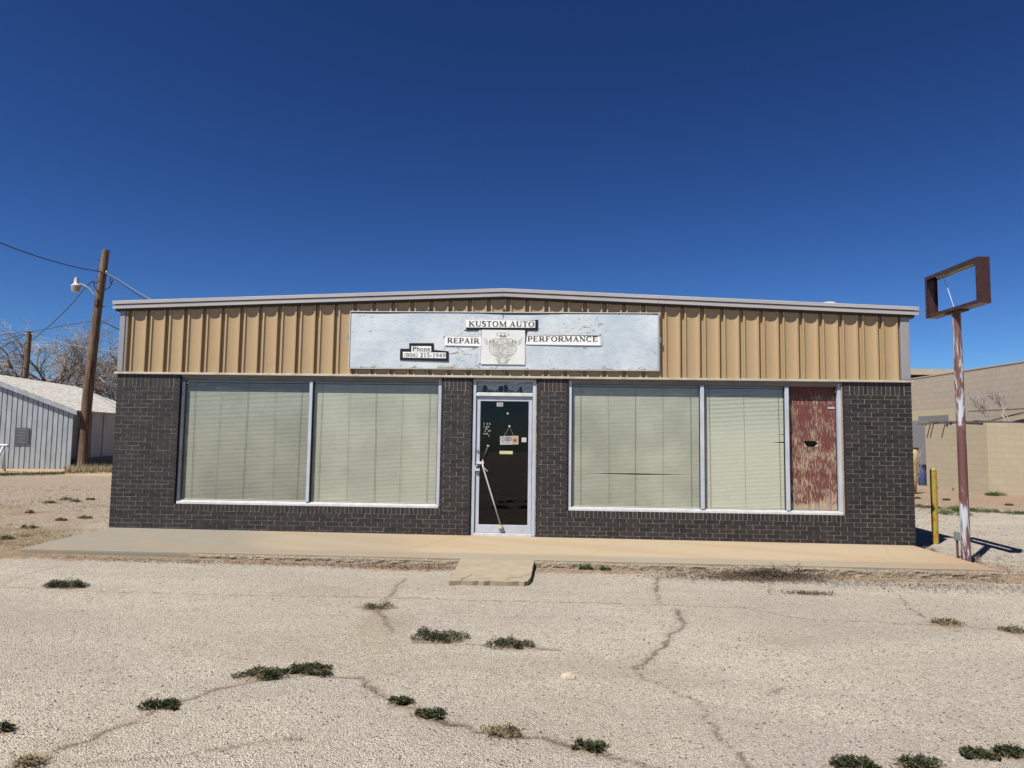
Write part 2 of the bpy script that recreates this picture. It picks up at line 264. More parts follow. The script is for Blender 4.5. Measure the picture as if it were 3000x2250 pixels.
t = NT('galvanised'); n = t.noise(5, 6, 0.6, (1, 1, 0.35)); c = t.ramp(n, [(0.3, (0.46, 0.50, 0.52)), (0.55, (0.60, 0.64, 0.65)), (0.75, (0.72, 0.74, 0.71))]); t.col(c); t.rough(0.45); t.b.inputs['Metallic'].default_value = 0.25; MATS['galvanised'] = t.m
t = NT('shed_roof'); br = t.n('TexBrick'); sx_ = t.n('SeparateXYZ'); t.l(t.coord(), sx_.inputs[0]); cx_ = t.n('CombineXYZ'); t.l(sx_.outputs['Y'], cx_.inputs[0]); t.l(sx_.outputs['X'], cx_.inputs[1]); t.l(cx_.outputs[0], br.inputs['Vector']); br.inputs['Scale'].default_value = 1; br.inputs['Brick Width'].default_value = 0.28; br.inputs['Row Height'].default_value = 0.16; br.inputs['Mortar Size'].default_value = 0.012
br.inputs['Color1'].default_value = (0.92, 0.90, 0.82, 1); br.inputs['Color2'].default_value = (0.62, 0.59, 0.51, 1); br.inputs['Mortar'].default_value = (0.30, 0.27, 0.22, 1)
c = t.mix(t.ramp(t.noise(4, 8, 0.7, (3, 0.7, 1)), [(0.42, 0.0), (0.62, 0.8)]), br.outputs['Color'], (0.42, 0.38, 0.31)); c = t.mix(t.ramp(t.noise(7, 6, 0.7, (3, 0.6, 1)), [(0.55, 0.0), (0.66, 0.9)]), c, (1.1, 1.08, 1.0)); t.col(c); t.rough(0.9); t.bump(br.outputs['Fac'], -0.6, 0.02); MATS['shed_roof'] = t.m
simple('shed_side', (0.46, 0.44, 0.43), (0.58, 0.56, 0.55), 3, 0.7, sc=(1, 1, 0.3))
simple('wire', (0.018, 0.018, 0.02), None, 5, 0.5)
simple('bark', (0.30, 0.25, 0.21), (0.16, 0.125, 0.10), 5, 0.9)
simple('twig', (0.50, 0.45, 0.41), (0.34, 0.295, 0.26), 1, 0.9)
simple('plank', (0.20, 0.17, 0.14), (0.12, 0.10, 0.08), 9, 0.9, sc=(0.3, 1, 1))
simple('white_plastic', (0.75, 0.75, 0.74), None, 5, 0.5)
simple('cream_label', (0.80, 0.72, 0.42), (0.74, 0.66, 0.38), 5, 0.6)
simple('orange_print', (0.62, 0.28, 0.06), (0.5, 0.25, 0.1), 30, 0.6)
simple('pink_print', (0.66, 0.46, 0.36), (0.6, 0.42, 0.33), 30, 0.6)
simple('galvanised_pipe', (0.74, 0.76, 0.80), (0.55, 0.57, 0.61), 6, 0.5, metal=0.05)
simple('foam_grip', (0.035, 0.035, 0.035), None, 6, 0.8)
simple('rock', (0.62, 0.52, 0.38), (0.50, 0.40, 0.28), 30, 0.9, bump=0.6, bscale=40)
simple('glass_lens', (0.55, 0.47, 0.36), (0.46, 0.38, 0.28), 8, 0.25)
simple('grey_panel', (0.10, 0.11, 0.115), (0.15, 0.155, 0.16), 9, 0.6)
# ------------------------------------------------------------------ mesh builder
class MB:
    def ring(s, x0, x1, z0, z1, tl, tr, tb, tt, y0, y1):
        i = len(s.v); O = [(x0, z0), (x1, z0), (x1, z1), (x0, z1)]; I = [(x0+tl, z0+tb), (x1-tr, z0+tb), (x1-tr, z1-tt), (x0+tl, z1-tt)]
        for y in (y0, y1):
            for x, z in O+I: s.v.append((x, y, z)); s.tone.append(0.5)
        for k in range(4):
            a, b = k, (k+1) % 4
            s.f += [(i+a, i+b, i+4+b, i+4+a), (i+8+b, i+8+a, i+12+a, i+12+b), (i+b, i+a, i+8+a, i+8+b), (i+4+a, i+4+b, i+12+b, i+12+a)]
    def __init__(s): s.v = []; s.f = []; s.tone = []
    def quad(s, a, b, c, d, tone=0.5):
        i = len(s.v); s.v += [tuple(a), tuple(b), tuple(c), tuple(d)]; s.f.append((i, i+1, i+2, i+3)); s.tone += [tone]*4
    def tri(s, a, b, c, tone=0.5):
        i = len(s.v); s.v += [tuple(a), tuple(b), tuple(c)]; s.f.append((i, i+1, i+2)); s.tone += [tone]*3
    def box(s, x0, x1, y0, y1, z0, z1, tone=0.5, fn=None):
        i = len(s.v); P = [(x0, y0, z0), (x1, y0, z0), (x1, y1, z0), (x0, y1, z0), (x0, y0, z1), (x1, y0, z1), (x1, y1, z1), (x0, y1, z1)]
        if fn: P = [fn(*p) for p in P]
        s.v += P; s.f += [tuple(i+k for k in q) for q in ((0, 3, 2, 1), (4, 5, 6, 7), (0, 1, 5, 4), (1, 2, 6, 5), (2, 3, 7, 6), (3, 0, 4, 7))]; s.tone += [tone]*8
    def obox(s, c, ax, ay, az, tone=0.5):
        """oriented box: centre and three half vectors"""
        c, ax, ay, az = map(Vector, (c, ax, ay, az)); i = len(s.v)
        for k in ((-1, -1, -1), (1, -1, -1), (1, 1, -1), (-1, 1, -1), (-1, -1, 1), (1, -1, 1), (1, 1, 1), (-1, 1, 1)):
            s.v.append(tuple(c+ax*k[0]+ay*k[1]+az*k[2])); s.tone.append(tone)
        s.f += [tuple(i+k for k in q) for q in ((0, 3, 2, 1), (4, 5, 6, 7), (0, 1, 5, 4), (1, 2, 6, 5), (2, 3, 7, 6), (3, 0, 4, 7))]
    def tube(s, pts, rad, n=8, cap=True):
        pts = [Vector(p) for p in pts]; rad = rad if isinstance(rad, (list, tuple)) else [rad]*len(pts); i0 = len(s.v); up = Vector((0.13, 0.31, 0.94)).normalized()
        for k, p in enumerate(pts):
            d = (pts[min(k+1, len(pts)-1)]-pts[max(k-1, 0)]).normalized()
            if abs(d.dot(up)) > 0.95: up = Vector((0.9, 0.3, 0.1)).normalized()
            a = d.cross(up).normalized(); b = d.cross(a).normalized()
            for j in range(n):
                t = 2*math.pi*j/n; s.v.append(tuple(p+(a*math.cos(t)+b*math.sin(t))*rad[k])); s.tone.append(0.5)
        for k in range(len(pts)-1):
            for j in range(n):
                a = i0+k*n+j; b = i0+k*n+(j+1) % n; s.f.append((a, b, b+n, a+n))
        if cap: s.f.append(tuple(i0+j for j in range(n))[::-1]); s.f.append(tuple(i0+(len(pts)-1)*n+j for j in range(n)))
    def lathe(s, c, prof, n=24):
        """profile [(r, z)] about the vertical axis at c"""
        i0 = len(s.v)
        for r, z in prof:
            for j in range(n):
                t = 2*math.pi*j/n; s.v.append((c[0]+r*math.cos(t), c[1]+r*math.sin(t), c[2]+z)); s.tone.append(0.5)
        for k in range(len(prof)-1):
            for j in range(n):
                a = i0+k*n+j; b = i0+k*n+(j+1) % n; s.f.append((a, b, b+n, a+n))
        s.f.append(tuple(i0+j for j in range(n))[::-1]); s.f.append(tuple(i0+(len(prof)-1)*n+j for j in range(n)))
    def prism(s, poly, y0, y1):
        """polygon in x,z extruded from y0 to y1"""
        n = len(poly); i = len(s.v)
        for y in (y0, y1):
            for x, z in poly: s.v.append((x, y, z)); s.tone.append(0.5)
        s.f.append(tuple(range(i, i+n))); s.f.append(tuple(range(i+2*n-1, i+n-1, -1)))
        for k in range(n): a = i+k; b = i+(k+1) % n; s.f.append((b, a, a+n, b+n))
    def build(s, name, mat, parent=None, smooth=False, bevel=0, label=None):
        me = bpy.data.meshes.new(name); me.from_pydata(s.v, [], s.f); me.update()
        if any(t != 0.5 for t in s.tone):
            a = me.attributes.new('tone', 'FLOAT', 'POINT'); a.data.foreach_set('value', s.tone)
        me.materials.append(MATS[mat])
        o = bpy.data.objects.new(name, me); scene.collection.objects.link(o)
        if parent is not None: o.parent = parent; o.matrix_parent_inverse = parent.matrix_world.inverted()
        if smooth: me.polygons.foreach_set('use_smooth', [True]*len(me.polygons))
        if bevel:
            b = o.modifiers.new('bevel', 'BEVEL'); b.width = bevel; b.segments = 2; b.limit_method = 'ANGLE'
        if label: o['label'] = label
        return o
def tag(o, label=None, cat=None, group=None, kind=None):
    if label: o['label'] = label
    if cat: o['category'] = cat
    if group: o['group'] = group
    if kind: o['kind'] = kind
    return o
def empty(name, loc, label, cat, group=None):
    o = bpy.data.objects.new(name, None); scene.collection.objects.link(o); o.location = loc; o.empty_display_size = 0.1
    o.matrix_world = Matrix.Translation(Vector(loc)); return tag(o, label, cat, group)
def smooth_angle(o, deg=35):
    me = o.data; me.polygons.foreach_set('use_smooth', [True]*len(me.polygons))
    try: me.set_sharp_from_angle(angle=R(deg))
    except Exception: pass
# ================================================================== GROUND
def axis(parts):
    out = []
    for a, b, st in parts: out += list(np.arange(a, b-1e-6, st))
    return np.array(out+[parts[-1][1]])
gx = axis([(-400, -60, 34), (-60, -20, 2.5), (-20, -2.5, 0.16), (-2.5, 15.5, 0.028), (15.5, 26, 0.12), (26, 66, 4), (66, 400, 34)])
gy = axis([(-60, -20, 8), (-20, -9, 1.0), (-9, -1.4, 0.026), (-1.4, 6, 0.09), (6, 20, 0.12), (20, 60, 4), (60, 600, 45)])
X, Y = np.meshgrid(gx, gy, indexing='ij'); Z = gh(X, Y)
d2 = lambda pts: [(x*1.35623, y*1.35623) for x, y in pts]
CR = [([(0, 1268), (140, 1272), (260, 1278), (520, 1285), (800, 1288), (1000, 1296), (1170, 1300), (1420, 1306), (1560, 1313), (1640, 1312)], 0.010, 0.75),
      ([(872, 1250), (835, 1296), (822, 1318), (850, 1365)], 0.022, 0.7), ([(900, 1385), (1060, 1393), (1170, 1400), (1215, 1404)], 0.016, 0.7),
      ([(1420, 1243), (1417, 1278), (1428, 1302)], 0.014, 1.0), ([(1462, 1318), (1480, 1345), (1446, 1376), (1436, 1392), (1402, 1418), (1378, 1440)], 0.018, 0.85),
      ([(1378, 1440), (1392, 1462), (1440, 1484), (1500, 1512), (1532, 1560), (1570, 1608), (1625, 1659)], 0.011, 0.7),
      ([(778, 1465), (800, 1483), (850, 1512), (920, 1545), (1020, 1577), (1080, 1588), (1170, 1595), (1260, 1618), (1330, 1640), (1400, 1659)], 0.020, 0.85),
      ([(90, 1659), (122, 1622), (230, 1582), (350, 1530), (430, 1502), (510, 1480), (560, 1470), (665, 1457), (720, 1462), (778, 1465)], 0.016, 0.75),
      ([(180, 1650), (400, 1632), (530, 1612), (650, 1598)], 0.018, 0.5), ([(1590, 1310), (1700, 1332), (1760, 1339), (1850, 1341), (1950, 1346), (2040, 1352), (2212, 1362)], 0.009, 0.8),
      ([(1940, 1283), (1960, 1305), (1992, 1332)], 0.011, 0.9), ([(0, 1264), (60, 1240), (130, 1222)], 0.014, 0.4), ([(1205, 1500), (1300, 1520), (1330, 1535)], 0.008, 0.3),
      ([(1655, 1500), (1690, 1484)], 0.010, 0.6), ([(1672, 1250), (1662, 1285)], 0.010, 0.7)]
crack = np.zeros_like(X); wob = fbm(X, Y, 9, 40, 3)-0.5; wob2 = fbm(X, Y, 9, 60, 3)-0.5
near = (Y < -1.5) & (Y > -9) & (X > -3) & (X < 16); XN = X[near]+0.10*wob[near]; YN = Y[near]+0.10*wob2[near]; cn = np.zeros_like(XN); nz = fbm(XN, YN, 14, 80, 2)
for pts, wd, st in CR:
    P = [gp(*q) for q in d2(pts)]
    for a, b in zip(P[:-1], P[1:]):
        dx, dy = b.x-a.x, b.y-a.y; L2 = dx*dx+dy*dy+1e-9; tt = np.clip(((XN-a.x)*dx+(YN-a.y)*dy)/L2, 0, 1)
        ds = np.hypot(XN-a.x-tt*dx, YN-a.y-tt*dy)
        cn = np.maximum(cn, st*(1-sstep(wd*0.5, wd*1.9, ds*(1.0+1.2*nz))))
        cn = np.maximum(cn, 0.16*st*(1-sstep(0.0, wd*5, ds)))
crack[near] = np.clip(cn, 0, 1)
def blob(px, py, wpx, hpx, k):
    a = gp(px*1.35623, py*1.35623); b = gp((px+wpx)*1.35623, py*1.35623); c_ = gp(px*1.35623, (py-hpx)*1.35623)
    rx = abs(b.x-a.x); ry = max(abs(c_.y-a.y), 0.03)
    r = np.hypot((X-a.x)/rx, (Y-a.y)/ry)+0.9*(fbm(X, Y, 3.5, 90, 4)-0.5)
    return k*(1-sstep(0.45, 1.15, r))
stain = np.zeros_like(X)
for q in [(700, 1275, 100, 14, 0.7), (835, 1360, 85, 50, 1.0), (600, 1395, 260, 42, 0.8), (1200, 1442, 340, 30, 0.75), (170, 1600, 110, 25, 0.6), (780, 1440, 180, 30, 0.6), (1760, 1352, 90, 12, 0.3), (1450, 1470, 90, 20, 0.4), (2080, 1352, 110, 14, 0.6), (1690, 1384, 70, 12, 0.5), (330, 1560, 160, 14, 0.3), (90, 1655, 120, 30, 0.45)]:
    stain = np.maximum(stain, blob(*q))
WEEDS = [(143, 1267, 84, 'g'), (560, 1462, 108, 'm'), (665, 1451, 100, 'g'), (351, 1527, 84, 'g'), (3, 1576, 44, 'g'), (950, 1380, 120, 'm'), (1105, 1396, 96, 'm'), (866, 1520, 50, 'g'), (924, 1547, 70, 'g'), (1084, 1586, 84, 'd'),
         (1269, 1620, 82, 'g'), (812, 1313, 78, 'd'), (1840, 1657, 98, 'g'), (1990, 1657, 92, 'm'), (2112, 1634, 66, 'g'), (2188, 1634, 84, 'g'), (2042, 1347, 62, 'd'), (2196, 1364, 60, 'd'), (62, 1650, 50, 'd')]
dirt = np.zeros_like(X)
for px, py, wpx, k in WEEDS: dirt = np.maximum(dirt, blob(px+3, py+4, wpx*0.56, 9, 0.85))
ed = fbm(X, Y, 2.2, 120, 5)-0.5; ed3 = fbm(X, Y, 14, 140, 4)-0.5
wid = 0.27+0.22*np.exp(-((X-9.6)/0.9)**2)+0.12*np.exp(-((X-5.0)/0.7)**2)+0.10*np.exp(-((X-0.2)/1.0)**2)+0.06*np.exp(-((X-7.1)/0.6)**2)
dline = (-1.86-Y)/wid+1.5*ed+0.7*ed3
dirt = np.maximum(dirt, np.where((Y < -1.5) & (X > -1.2) & (X < 13.4), 1-sstep(0.75, 1.15, dline), 0)*0.95)
dirt = np.maximum(dirt, 0.75*(1-sstep(0.3, 1.0, np.hypot((X-12.95)/0.55, (Y+1.2)/0.9)+1.2*ed))); dirt = np.maximum(dirt, 0.6*sstep(0.58, 0.66, fbm(X, Y, 1.6, 160, 5))*sstep(12.2, 12.6, X)*(1-sstep(1.5, 3, Y))*sstep(-3.2, -2, Y))
zone = sstep(0, 0.6, -X-0.4+1.2*ed)*sstep(-2.3, -1.6, Y+0.9*ed); zone = np.maximum(zone, sstep(7, 10, Y)); zone = np.maximum(zone, sstep(-10, -13, X))
redg = sstep(5.6, 7.2, Y+1.5*ed)*sstep(10, 12, X)*0.9
verge = (1-sstep(0.0, 2.1, np.abs(Y+1.0)+1.6*ed))*sstep(0.3, -0.3, X)*sstep(-9, -5, X+Y)*0.9
verge = np.maximum(verge, 0.55*sstep(0.55, 0.66, fbm(X, Y, 0.9, 190, 5))*sstep(0.3, -0.5, X)*(1-sstep(3, 5, Y))*sstep(-2.6, -1.8, Y))
track = sstep(13.6, 14.2, Y+0.16*X+1.6+0.8*ed)*sstep(-8, -9, X)
Z = Z+0.010*(fbm(X, Y, 0.8, 210, 4)-0.5)*2+np.where(near, 0.004*(fbm(X, Y, 12, 230, 3)-0.5), 0)+dirt*0.006*(0.4+fbm(X, Y, 6, 250, 4))-crack*0.010
Z = np.where((X > -0.02) & (X < 12.52) & (Y > -1.84), Z-0.03, Z)   # stays under the slab and the building
nx, ny = X.shape; V = np.stack([X, Y, Z], -1).reshape(-1, 3); idx = np.arange(nx*ny).reshape(nx, ny)
F = np.stack([idx[:-1, :-1], idx[1:, :-1], idx[1:, 1:], idx[:-1, 1:]], -1).reshape(-1, 4)
me = bpy.data.meshes.new('ground'); me.vertices.add(len(V)); me.vertices.foreach_set('co', V.ravel()); me.loops.add(F.size); me.loops.foreach_set('vertex_index', F.ravel())
me.polygons.add(len(F)); me.polygons.foreach_set('loop_start', np.arange(0, F.size, 4)); me.update(calc_edges=True); me.polygons.foreach_set('use_smooth', np.ones(len(F), bool))
for k, a in dict(zone=zone, dirt=dirt, crack=crack, stain=stain, redgravel=redg, verge=verge, track=track).items():
    at = me.attributes.new(k, 'FLOAT', 'POINT'); at.data.foreach_set('value', np.clip(a, 0, 1).ravel().astype(np.float32))
me.materials.append(MATS['ground']); go = bpy.data.objects.new('ground', me); scene.collection.objects.link(go); tag(go, kind='structure')
# ================================================================== SLAB, RAMP
def slz(x, y): return -0.0035*x+y*(0.016-0.0013*x)
xs = np.concatenate([np.arange(0, 12.46, 0.022), [12.46]]); ys = np.concatenate([np.arange(0.3, -1.80, -0.07), [-1.80, -1.83, -1.85]])
rows = []; ag = []
def edgey(x): return -1.855-0.004*x+0.006*(vnoise(x, x*0, 7, 3)-0.5)
for x in xs:
    col = []; a = []; rough = float(sstep(2.2, 2.45, x)); wear = float(vnoise(x, 0, 0.9, 33)); e = float(edgey(x))
    drop = 0.012+rough*(0.002+0.040*max(0, float(vnoise(x, 4, 3.1, 35))-0.5))
    for y in ys[:-1]:
        yy = y if y > -1.7 else y*(e/-1.85); col.append((x, yy, slz(x, yy))); a.append(0.0)
    col.append((x, e, slz(x, e)-0.003)); a.append(0.0)
    zt = slz(x, e)-0.004-drop; zb = float(gh(x, e))-0.06; a.append(rough*0.8)
    col.append((x, e-0.003, zt))
    for j in range(1, 9):
        z = zt+(zb-zt)*j/8; dep = -rough*(float(vnoise(x, z*3, 13, 5))*0.022+float(vnoise(x, z*3, 40, 6))*0.012)
        col.append((x, e-0.004-0.030*rough*(j/8)+dep, z)); a.append(rough)
    rows.append(col); ag.append(a)
nc = len(rows[0]); V = [p for c_ in rows for p in c_]; F = [(i*nc+j, i*nc+j+1, (i+1)*nc+j+1, (i+1)*nc+j) for i in range(len(xs)-1) for j in range(nc-1)]
F = [tuple(reversed(f)) for f in F]
n0 = len(V)
for i, c_ in ((0, rows[0]), (len(xs)-1, rows[-1])):   # end faces
    x = c_[0][0]; b = len(V); V += [(p[0], p[1], -0.30) for p in c_[:len(ys)]]
    for j in range(len(ys)-1):
        q = (i*nc+j, i*nc+j+1, b+j+1, b+j); F.append(q if i == 0 else tuple(reversed(q)))
me = bpy.data.meshes.new('slab'); me.from_pydata(V, [], F); me.update(); AV = np.array(V); ag = [q for a in ag for q in a]+[0.0]*(len(V)-n0)
n1 = fbm(AV[:, 0], AV[:, 1], 0.9, 300, 5)-0.5; fr = sstep(-1.42, -1.62, AV[:, 1]+0.10*n1)
tan = sstep(2.7, 3.5, AV[:, 0]+0.55*AV[:, 1]+0.9*n1+0.7)*(0.55+0.45*sstep(4.3, 5.0, AV[:, 0]+0.3*AV[:, 1]))*(1-0.65*fr)
st = 0.55*sstep(11.2, 12.6, AV[:, 0]-0.6*(AV[:, 1]+1.0)+1.5*n1)
for xa, xb in ((5.66, 4.72), (12.0, 11.3), (8.1, 7.3)):   # scored joints
    xl = xa+(xb-xa)*(-AV[:, 1]/1.85); st = np.maximum(st, 0.8*(1-sstep(0.004, 0.030, np.abs(AV[:, 0]-xl)))*(0.9 if xa == 5.66 else 0.35))
st = np.maximum(st, 0.24*sstep(0.5, 0.62, fbm(AV[:, 0]*0.6+AV[:, 1]*1.4, AV[:, 1]*0.7, 1.8, 310, 4)))
for k, a in (('tan', tan), ('agg', ag), ('stain', st)):
    at = me.attributes.new(k, 'FLOAT', 'POINT'); at.data.foreach_set('value', np.array(a, np.float32))
me.materials.append(MATS['slab']); o = bpy.data.objects.new('pavement', me); scene.collection.objects.link(o); tag(o, kind='structure')
mb = MB(); N = 14
tl, tr, brr, bl = Vector((5.775, -1.876, -0.040)), Vector((6.715, -1.876, -0.043)), Vector((6.665, -2.95, -0.083)), Vector((5.775, -3.01, -0.080))
g = [[None]*(N+1) for _ in range(N+1)]
for i in range(N+1):
    for j in range(N+1):
        u_, v_ = i/N, j/N; p = (tl*(1-u_)+tr*u_)*(1-v_)+(bl*(1-u_)+brr*u_)*v_
        if j == N: p = p+Vector((0, rng.uniform(-0.025, 0.02), -0.004))
        if i in (0, N): p = p+Vector((rng.uniform(-0.006, 0.006), 0, -0.002))
        if i == N and j >= N-1: p += Vector((-0.02, 0.02, 0))
        g[i][j] = p
for i in range(N):
    for j in range(N): mb.quad(g[i][j], g[i][j+1], g[i+1][j+1], g[i+1][j])
ring = [g[i][0] for i in range(N+1)]+[g[N][j] for j in range(1, N+1)]+[g[i][N] for i in range(N-1, -1, -1)]+[g[0][j] for j in range(N-1, 0, -1)]
for a, b in zip(ring, ring[1:]+ring[:1]): mb.quad(a, b, b-Vector((0, 0, 0.12)), a-Vector((0, 0, 0.12)))
cr_ = tag(mb.build('concrete_ramp', 'ramp_concrete'), 'small cracked tan concrete ramp wedged against the pavement before the glass door', 'ramp')
def on_ramp(u_, v_): p = (tl*(1-u_)+tr*u_)*(1-v_)+(bl*(1-u_)+brr*u_)*v_; return Vector((p.x, p.y, p.z+0.002))
for cp in ([(0.14, 1.0), (0.17, 0.88), (0.24, 0.80), (0.22, 0.70)], [(0.70, 0.96), (0.76, 0.86), (0.86, 0.84), (0.93, 0.76), (1.0, 0.74)], [(0.0, 0.93), (0.3, 0.95), (0.55, 0.93)]):
    q = MB(); P = []
    for a, b in zip(cp[:-1], cp[1:]):
        for i in range(5): t_ = i/5; P.append(on_ramp(a[0]+(b[0]-a[0])*t_+rng.uniform(-0.008, 0.008), min(a[1]+(b[1]-a[1])*t_+rng.uniform(-0.008, 0.008), 0.99)))
    for a, b in zip(P[:-1], P[1:]): n_ = Vector((-(b-a).y, (b-a).x, 0)).normalized()*0.0028; q.quad(a-n_, b-n_, b+n_, a+n_)
    q.build('crack', 'gasket_shade_black', cr_)
# ================================================================== SHOP BUILDING
W, DEP, HB = 12.5, 14.0, 2.432
shop = empty('shop_building', (W/2, 0, 0), 'low gabled metal and dark brick shop with big blind filled windows', 'shop building')
PIT = 0.0672; JT = 0.0095; BW = 0.2032
OPN = [(1.03, 5.235), (7.215, 11.455)]; DOOR = (5.71, 6.735)
def ident(x, y, z): return (x, y, z)
def brick_run(mb, x0, x1, zt, k, fn, dpt=0.011):
    off = 0.0 if k % 2 == 0 else BW/2; x = math.floor((x0-off)/BW)*BW+off; cuts = [x0]
    while x < x1:
        if x-cuts[-1] > 0.04 and x1-x > 0.04: cuts.append(x)
        x += BW
    cuts.append(x1)
    for a, b in zip(cuts[:-1], cuts[1:]):
        j = rng.uniform(-0.0012, 0.0012); mb.box(a+(JT/2 if a > x0 else 0), b-(JT/2 if b < x1 else 0), j, dpt+0.002, zt-PIT+JT, zt, rng.random(), fn)
def soldiers(mb, x0, x1, zt, h, fn):
    n = max(1, round((x1-x0)/(0.058+JT))); w_ = (x1-x0)/n
    for i in range(n): mb.box(x0+i*w_+JT/2, x0+(i+1)*w_-JT/2, rng.uniform(-0.001, 0.001), 0.013, zt-h+JT, zt, rng.random(), fn)
bk = MB(); mo = MB(); nrow = 37
for k in range(nrow):
    zt = HB-k*PIT
    if k < 30: segs = [(0, 1.03), (5.235, 5.71), (6.735, 7.215), (11.455, W)]
    elif k < 32: segs = [(0, 1.03), (5.235, 5.71), (6.735, 7.215), (11.455, W)]
    else: segs = [(0, 5.71), (6.735, W)]
    for a, b in segs:
        if k < 3:
            brick_run(bk, a, a+0.102, zt, 0, ident); brick_run(bk, b-0.102, b, zt, 0, ident)
            if k == 0: soldiers(bk, a+0.102+JT, b-0.102-JT, zt, 3*PIT, ident)
        else: brick_run(bk, a, b, zt, k, ident)
for a, b in OPN: soldiers(bk, a+0.004, b-0.004, HB-30*PIT-0.028, 2*PIT-0.028, ident)
for a, b in [(0, 1.03), (5.235, 5.71), (6.735, 7.215), (11.455, W)]: mo.box(a+(0.006 if a == 0 else 0.025), b-(0.006 if b == W else 0.025), 0.0034, 0.15, -0.10, HB-0.002)
for a, b in OPN: mo.box(a-0.0255, b+0.0255, 0.0036, 0.149, -0.10, 0.385)
wall = bk.build('brick_wall', 'brick', shop); mo.build('mortar', 'mortar', wall)
for nm, fn in (('left', lambda x, y, z: (y, x, z)), ('right', lambda x, y, z: (W-y, x, z))):
    bk = MB(); mo = MB()
    for k in range(3, nrow):
        off = 0.0 if k % 2 else BW/2; brick_run(bk, 0.014, DEP, HB-k*PIT, k, fn, 0.009)
    soldiers(bk, 0.014, DEP, HB, 3*PIT, fn); mo.box(0.01, DEP, 0.006, 0.15, -0.25, HB-0.002, fn=fn)
    if nm == 'left':
        for f in (0,): pass
    # mirrored faces render the same from both sides
    o = bk.build('brick_wall', 'brick', shop); mo.build('mortar', 'mortar', o)
mb = MB(); mb.box(0.0, W, DEP, DEP+0.15, -0.25, 3.4); mb.build('rear_wall', 'siding', shop)
RX = 6.18
def ztop(x): return 3.590+0.247*(1-abs(x-RX)/(RX+0.10 if x < RX else 12.61-RX))   # top edge of the fascia
# ribbed panels: shoulder, fluted concave pan, shoulder, deep channel
PER = 0.3048
def profile(x0, x1, phase):
    pts = []; n0_ = int(math.floor((x0-phase)/PER))-1
    for n_ in range(n0_, n0_+int((x1-x0)/PER)+4):
        b = phase+n_*PER    # b = left end of the pan
        S = [(0.000, -0.010), (0.001, -0.004)]
        for i in range(1, 24):
            s_ = -1+2*i/24; S.append((0.001+0.190*(i/24), -0.004+0.026*math.sqrt(max(0, 1-s_*s_))+0.0012*(i % 2)))
        S += [(0.191, -0.004), (0.192, -0.010), (0.214, -0.010), (0.218, 0.038), (0.275, 0.038), (0.281, -0.010), (0.3046, -0.010)]
        pts += [(b+a, d) for a, d in S]
    pts = [q for q in pts if x0 <= q[0] <= x1]; return [(x0, pts[0][1])]+pts+[(x1, pts[-1][1])]
def siding(mb, x0, x1, phase, zb, ztf, fn=ident):
    P = profile(x0, x1, phase)
    for (a, da), (b, db) in zip(P[:-1], P[1:]):
        if b-a < 1e-5 and abs(da-db) < 1e-5: continue
        mb.quad(fn(a, da, zb), fn(b, db, zb), fn(b, db, ztf(b)), fn(a, da, ztf(a)))
mb = MB(); siding(mb, 0.09, 12.36, 8.752-28*PER, 2.470, lambda x: ztop(x)-0.10)
panels = mb.build('wall_panel', 'siding', shop)
for nm, fn in (('l', lambda x, y, z: (y+0.02, x, z)), ('r', lambda x, y, z: (W-0.02-y, x, z))):
    mb = MB(); siding(mb, 0.10, DEP, 0.05, 2.470, lambda x: 3.50, fn); mb.build('wall_panel', 'siding', shop)
mb = MB(); mb.box(0.09, 12.36, 0.045, 0.12, 2.434, 3.48); mb.box(3, 9.4, 0.045, 0.12, 3.482, 3.60); mb.build('backing', 'interior', shop)
for x0, x1 in ((-0.004, 0.085), (12.358, 12.492)):
    mb = MB(); mb.box(x0, x1, -0.018, 0.10, 2.473, ztop(x0)-0.12); mb.build('corner_post', 'post_metal', shop, bevel=0.008)
mb = MB(); mb.box(0.10, 0.118, -0.014, 0.03, 2.474, 3.46); mb.build('corner_trim', 'post_metal', shop)
mb = MB(); mb.box(-0.05, 12.53, -0.030, 0.05, 2.433, 2.462); mb.box(-0.045, 12.525, -0.022, 0.05, 2.4625, 2.469); mb.build('drip_flashing', 'flashing', shop, bevel=0.004)
# fascia and roof edge
def swept(mb, prof, xs_):
    """closed profile (y, dz) carried along the gable line"""
    n = len(prof); i0 = len(mb.v)
    for x in xs_:
        for y, dz in prof: mb.v.append((x, y, ztop(x)+dz)); mb.tone.append(0.5)
    for k in range(len(xs_)-1):
        for j in range(n): a = i0+k*n+j; b = i0+k*n+(j+1) % n; mb.f.append((a, b, b+n, a+n))
    mb.f.append(tuple(i0+j for j in range(n))[::-1]); mb.f.append(tuple(i0+(len(xs_)-1)*n+j for j in range(n)))
XL, XR = -0.10, 12.61
mb = MB(); swept(mb, [(-0.085, 0.0), (-0.085, -0.040), (-0.060, -0.040), (-0.060, -0.0), ], [XL, 0.6*RX, RX]); swept(mb, [(-0.085, 0.0), (-0.085, -0.040), (-0.060, -0.040), (-0.060, 0.0)], [RX+0.002, 9.0, XR])
top = mb.build('roof_trim', 'fascia', shop)
for a, b in ((XL, RX), (RX+0.003, 8.62), (8.624, XR)):
    mb = MB(); swept(mb, [(-0.072, -0.052), (-0.072, -0.112), (-0.050, -0.112), (-0.050, -0.052)], [a, (a+b)/2, b]); mb.build('fascia_board', 'fascia', shop)
mb = MB(); swept(mb, [(-0.0495, -0.004), (-0.0495, -0.110), (-0.034, -0.146), (0.10, -0.146), (0.10, -0.004)], [XL+0.03, RX, XR-0.05]); mb.build('soffit', 'gasket_shade_black', shop)  # near black colour paints in the shade under the fascia
mb = MB()
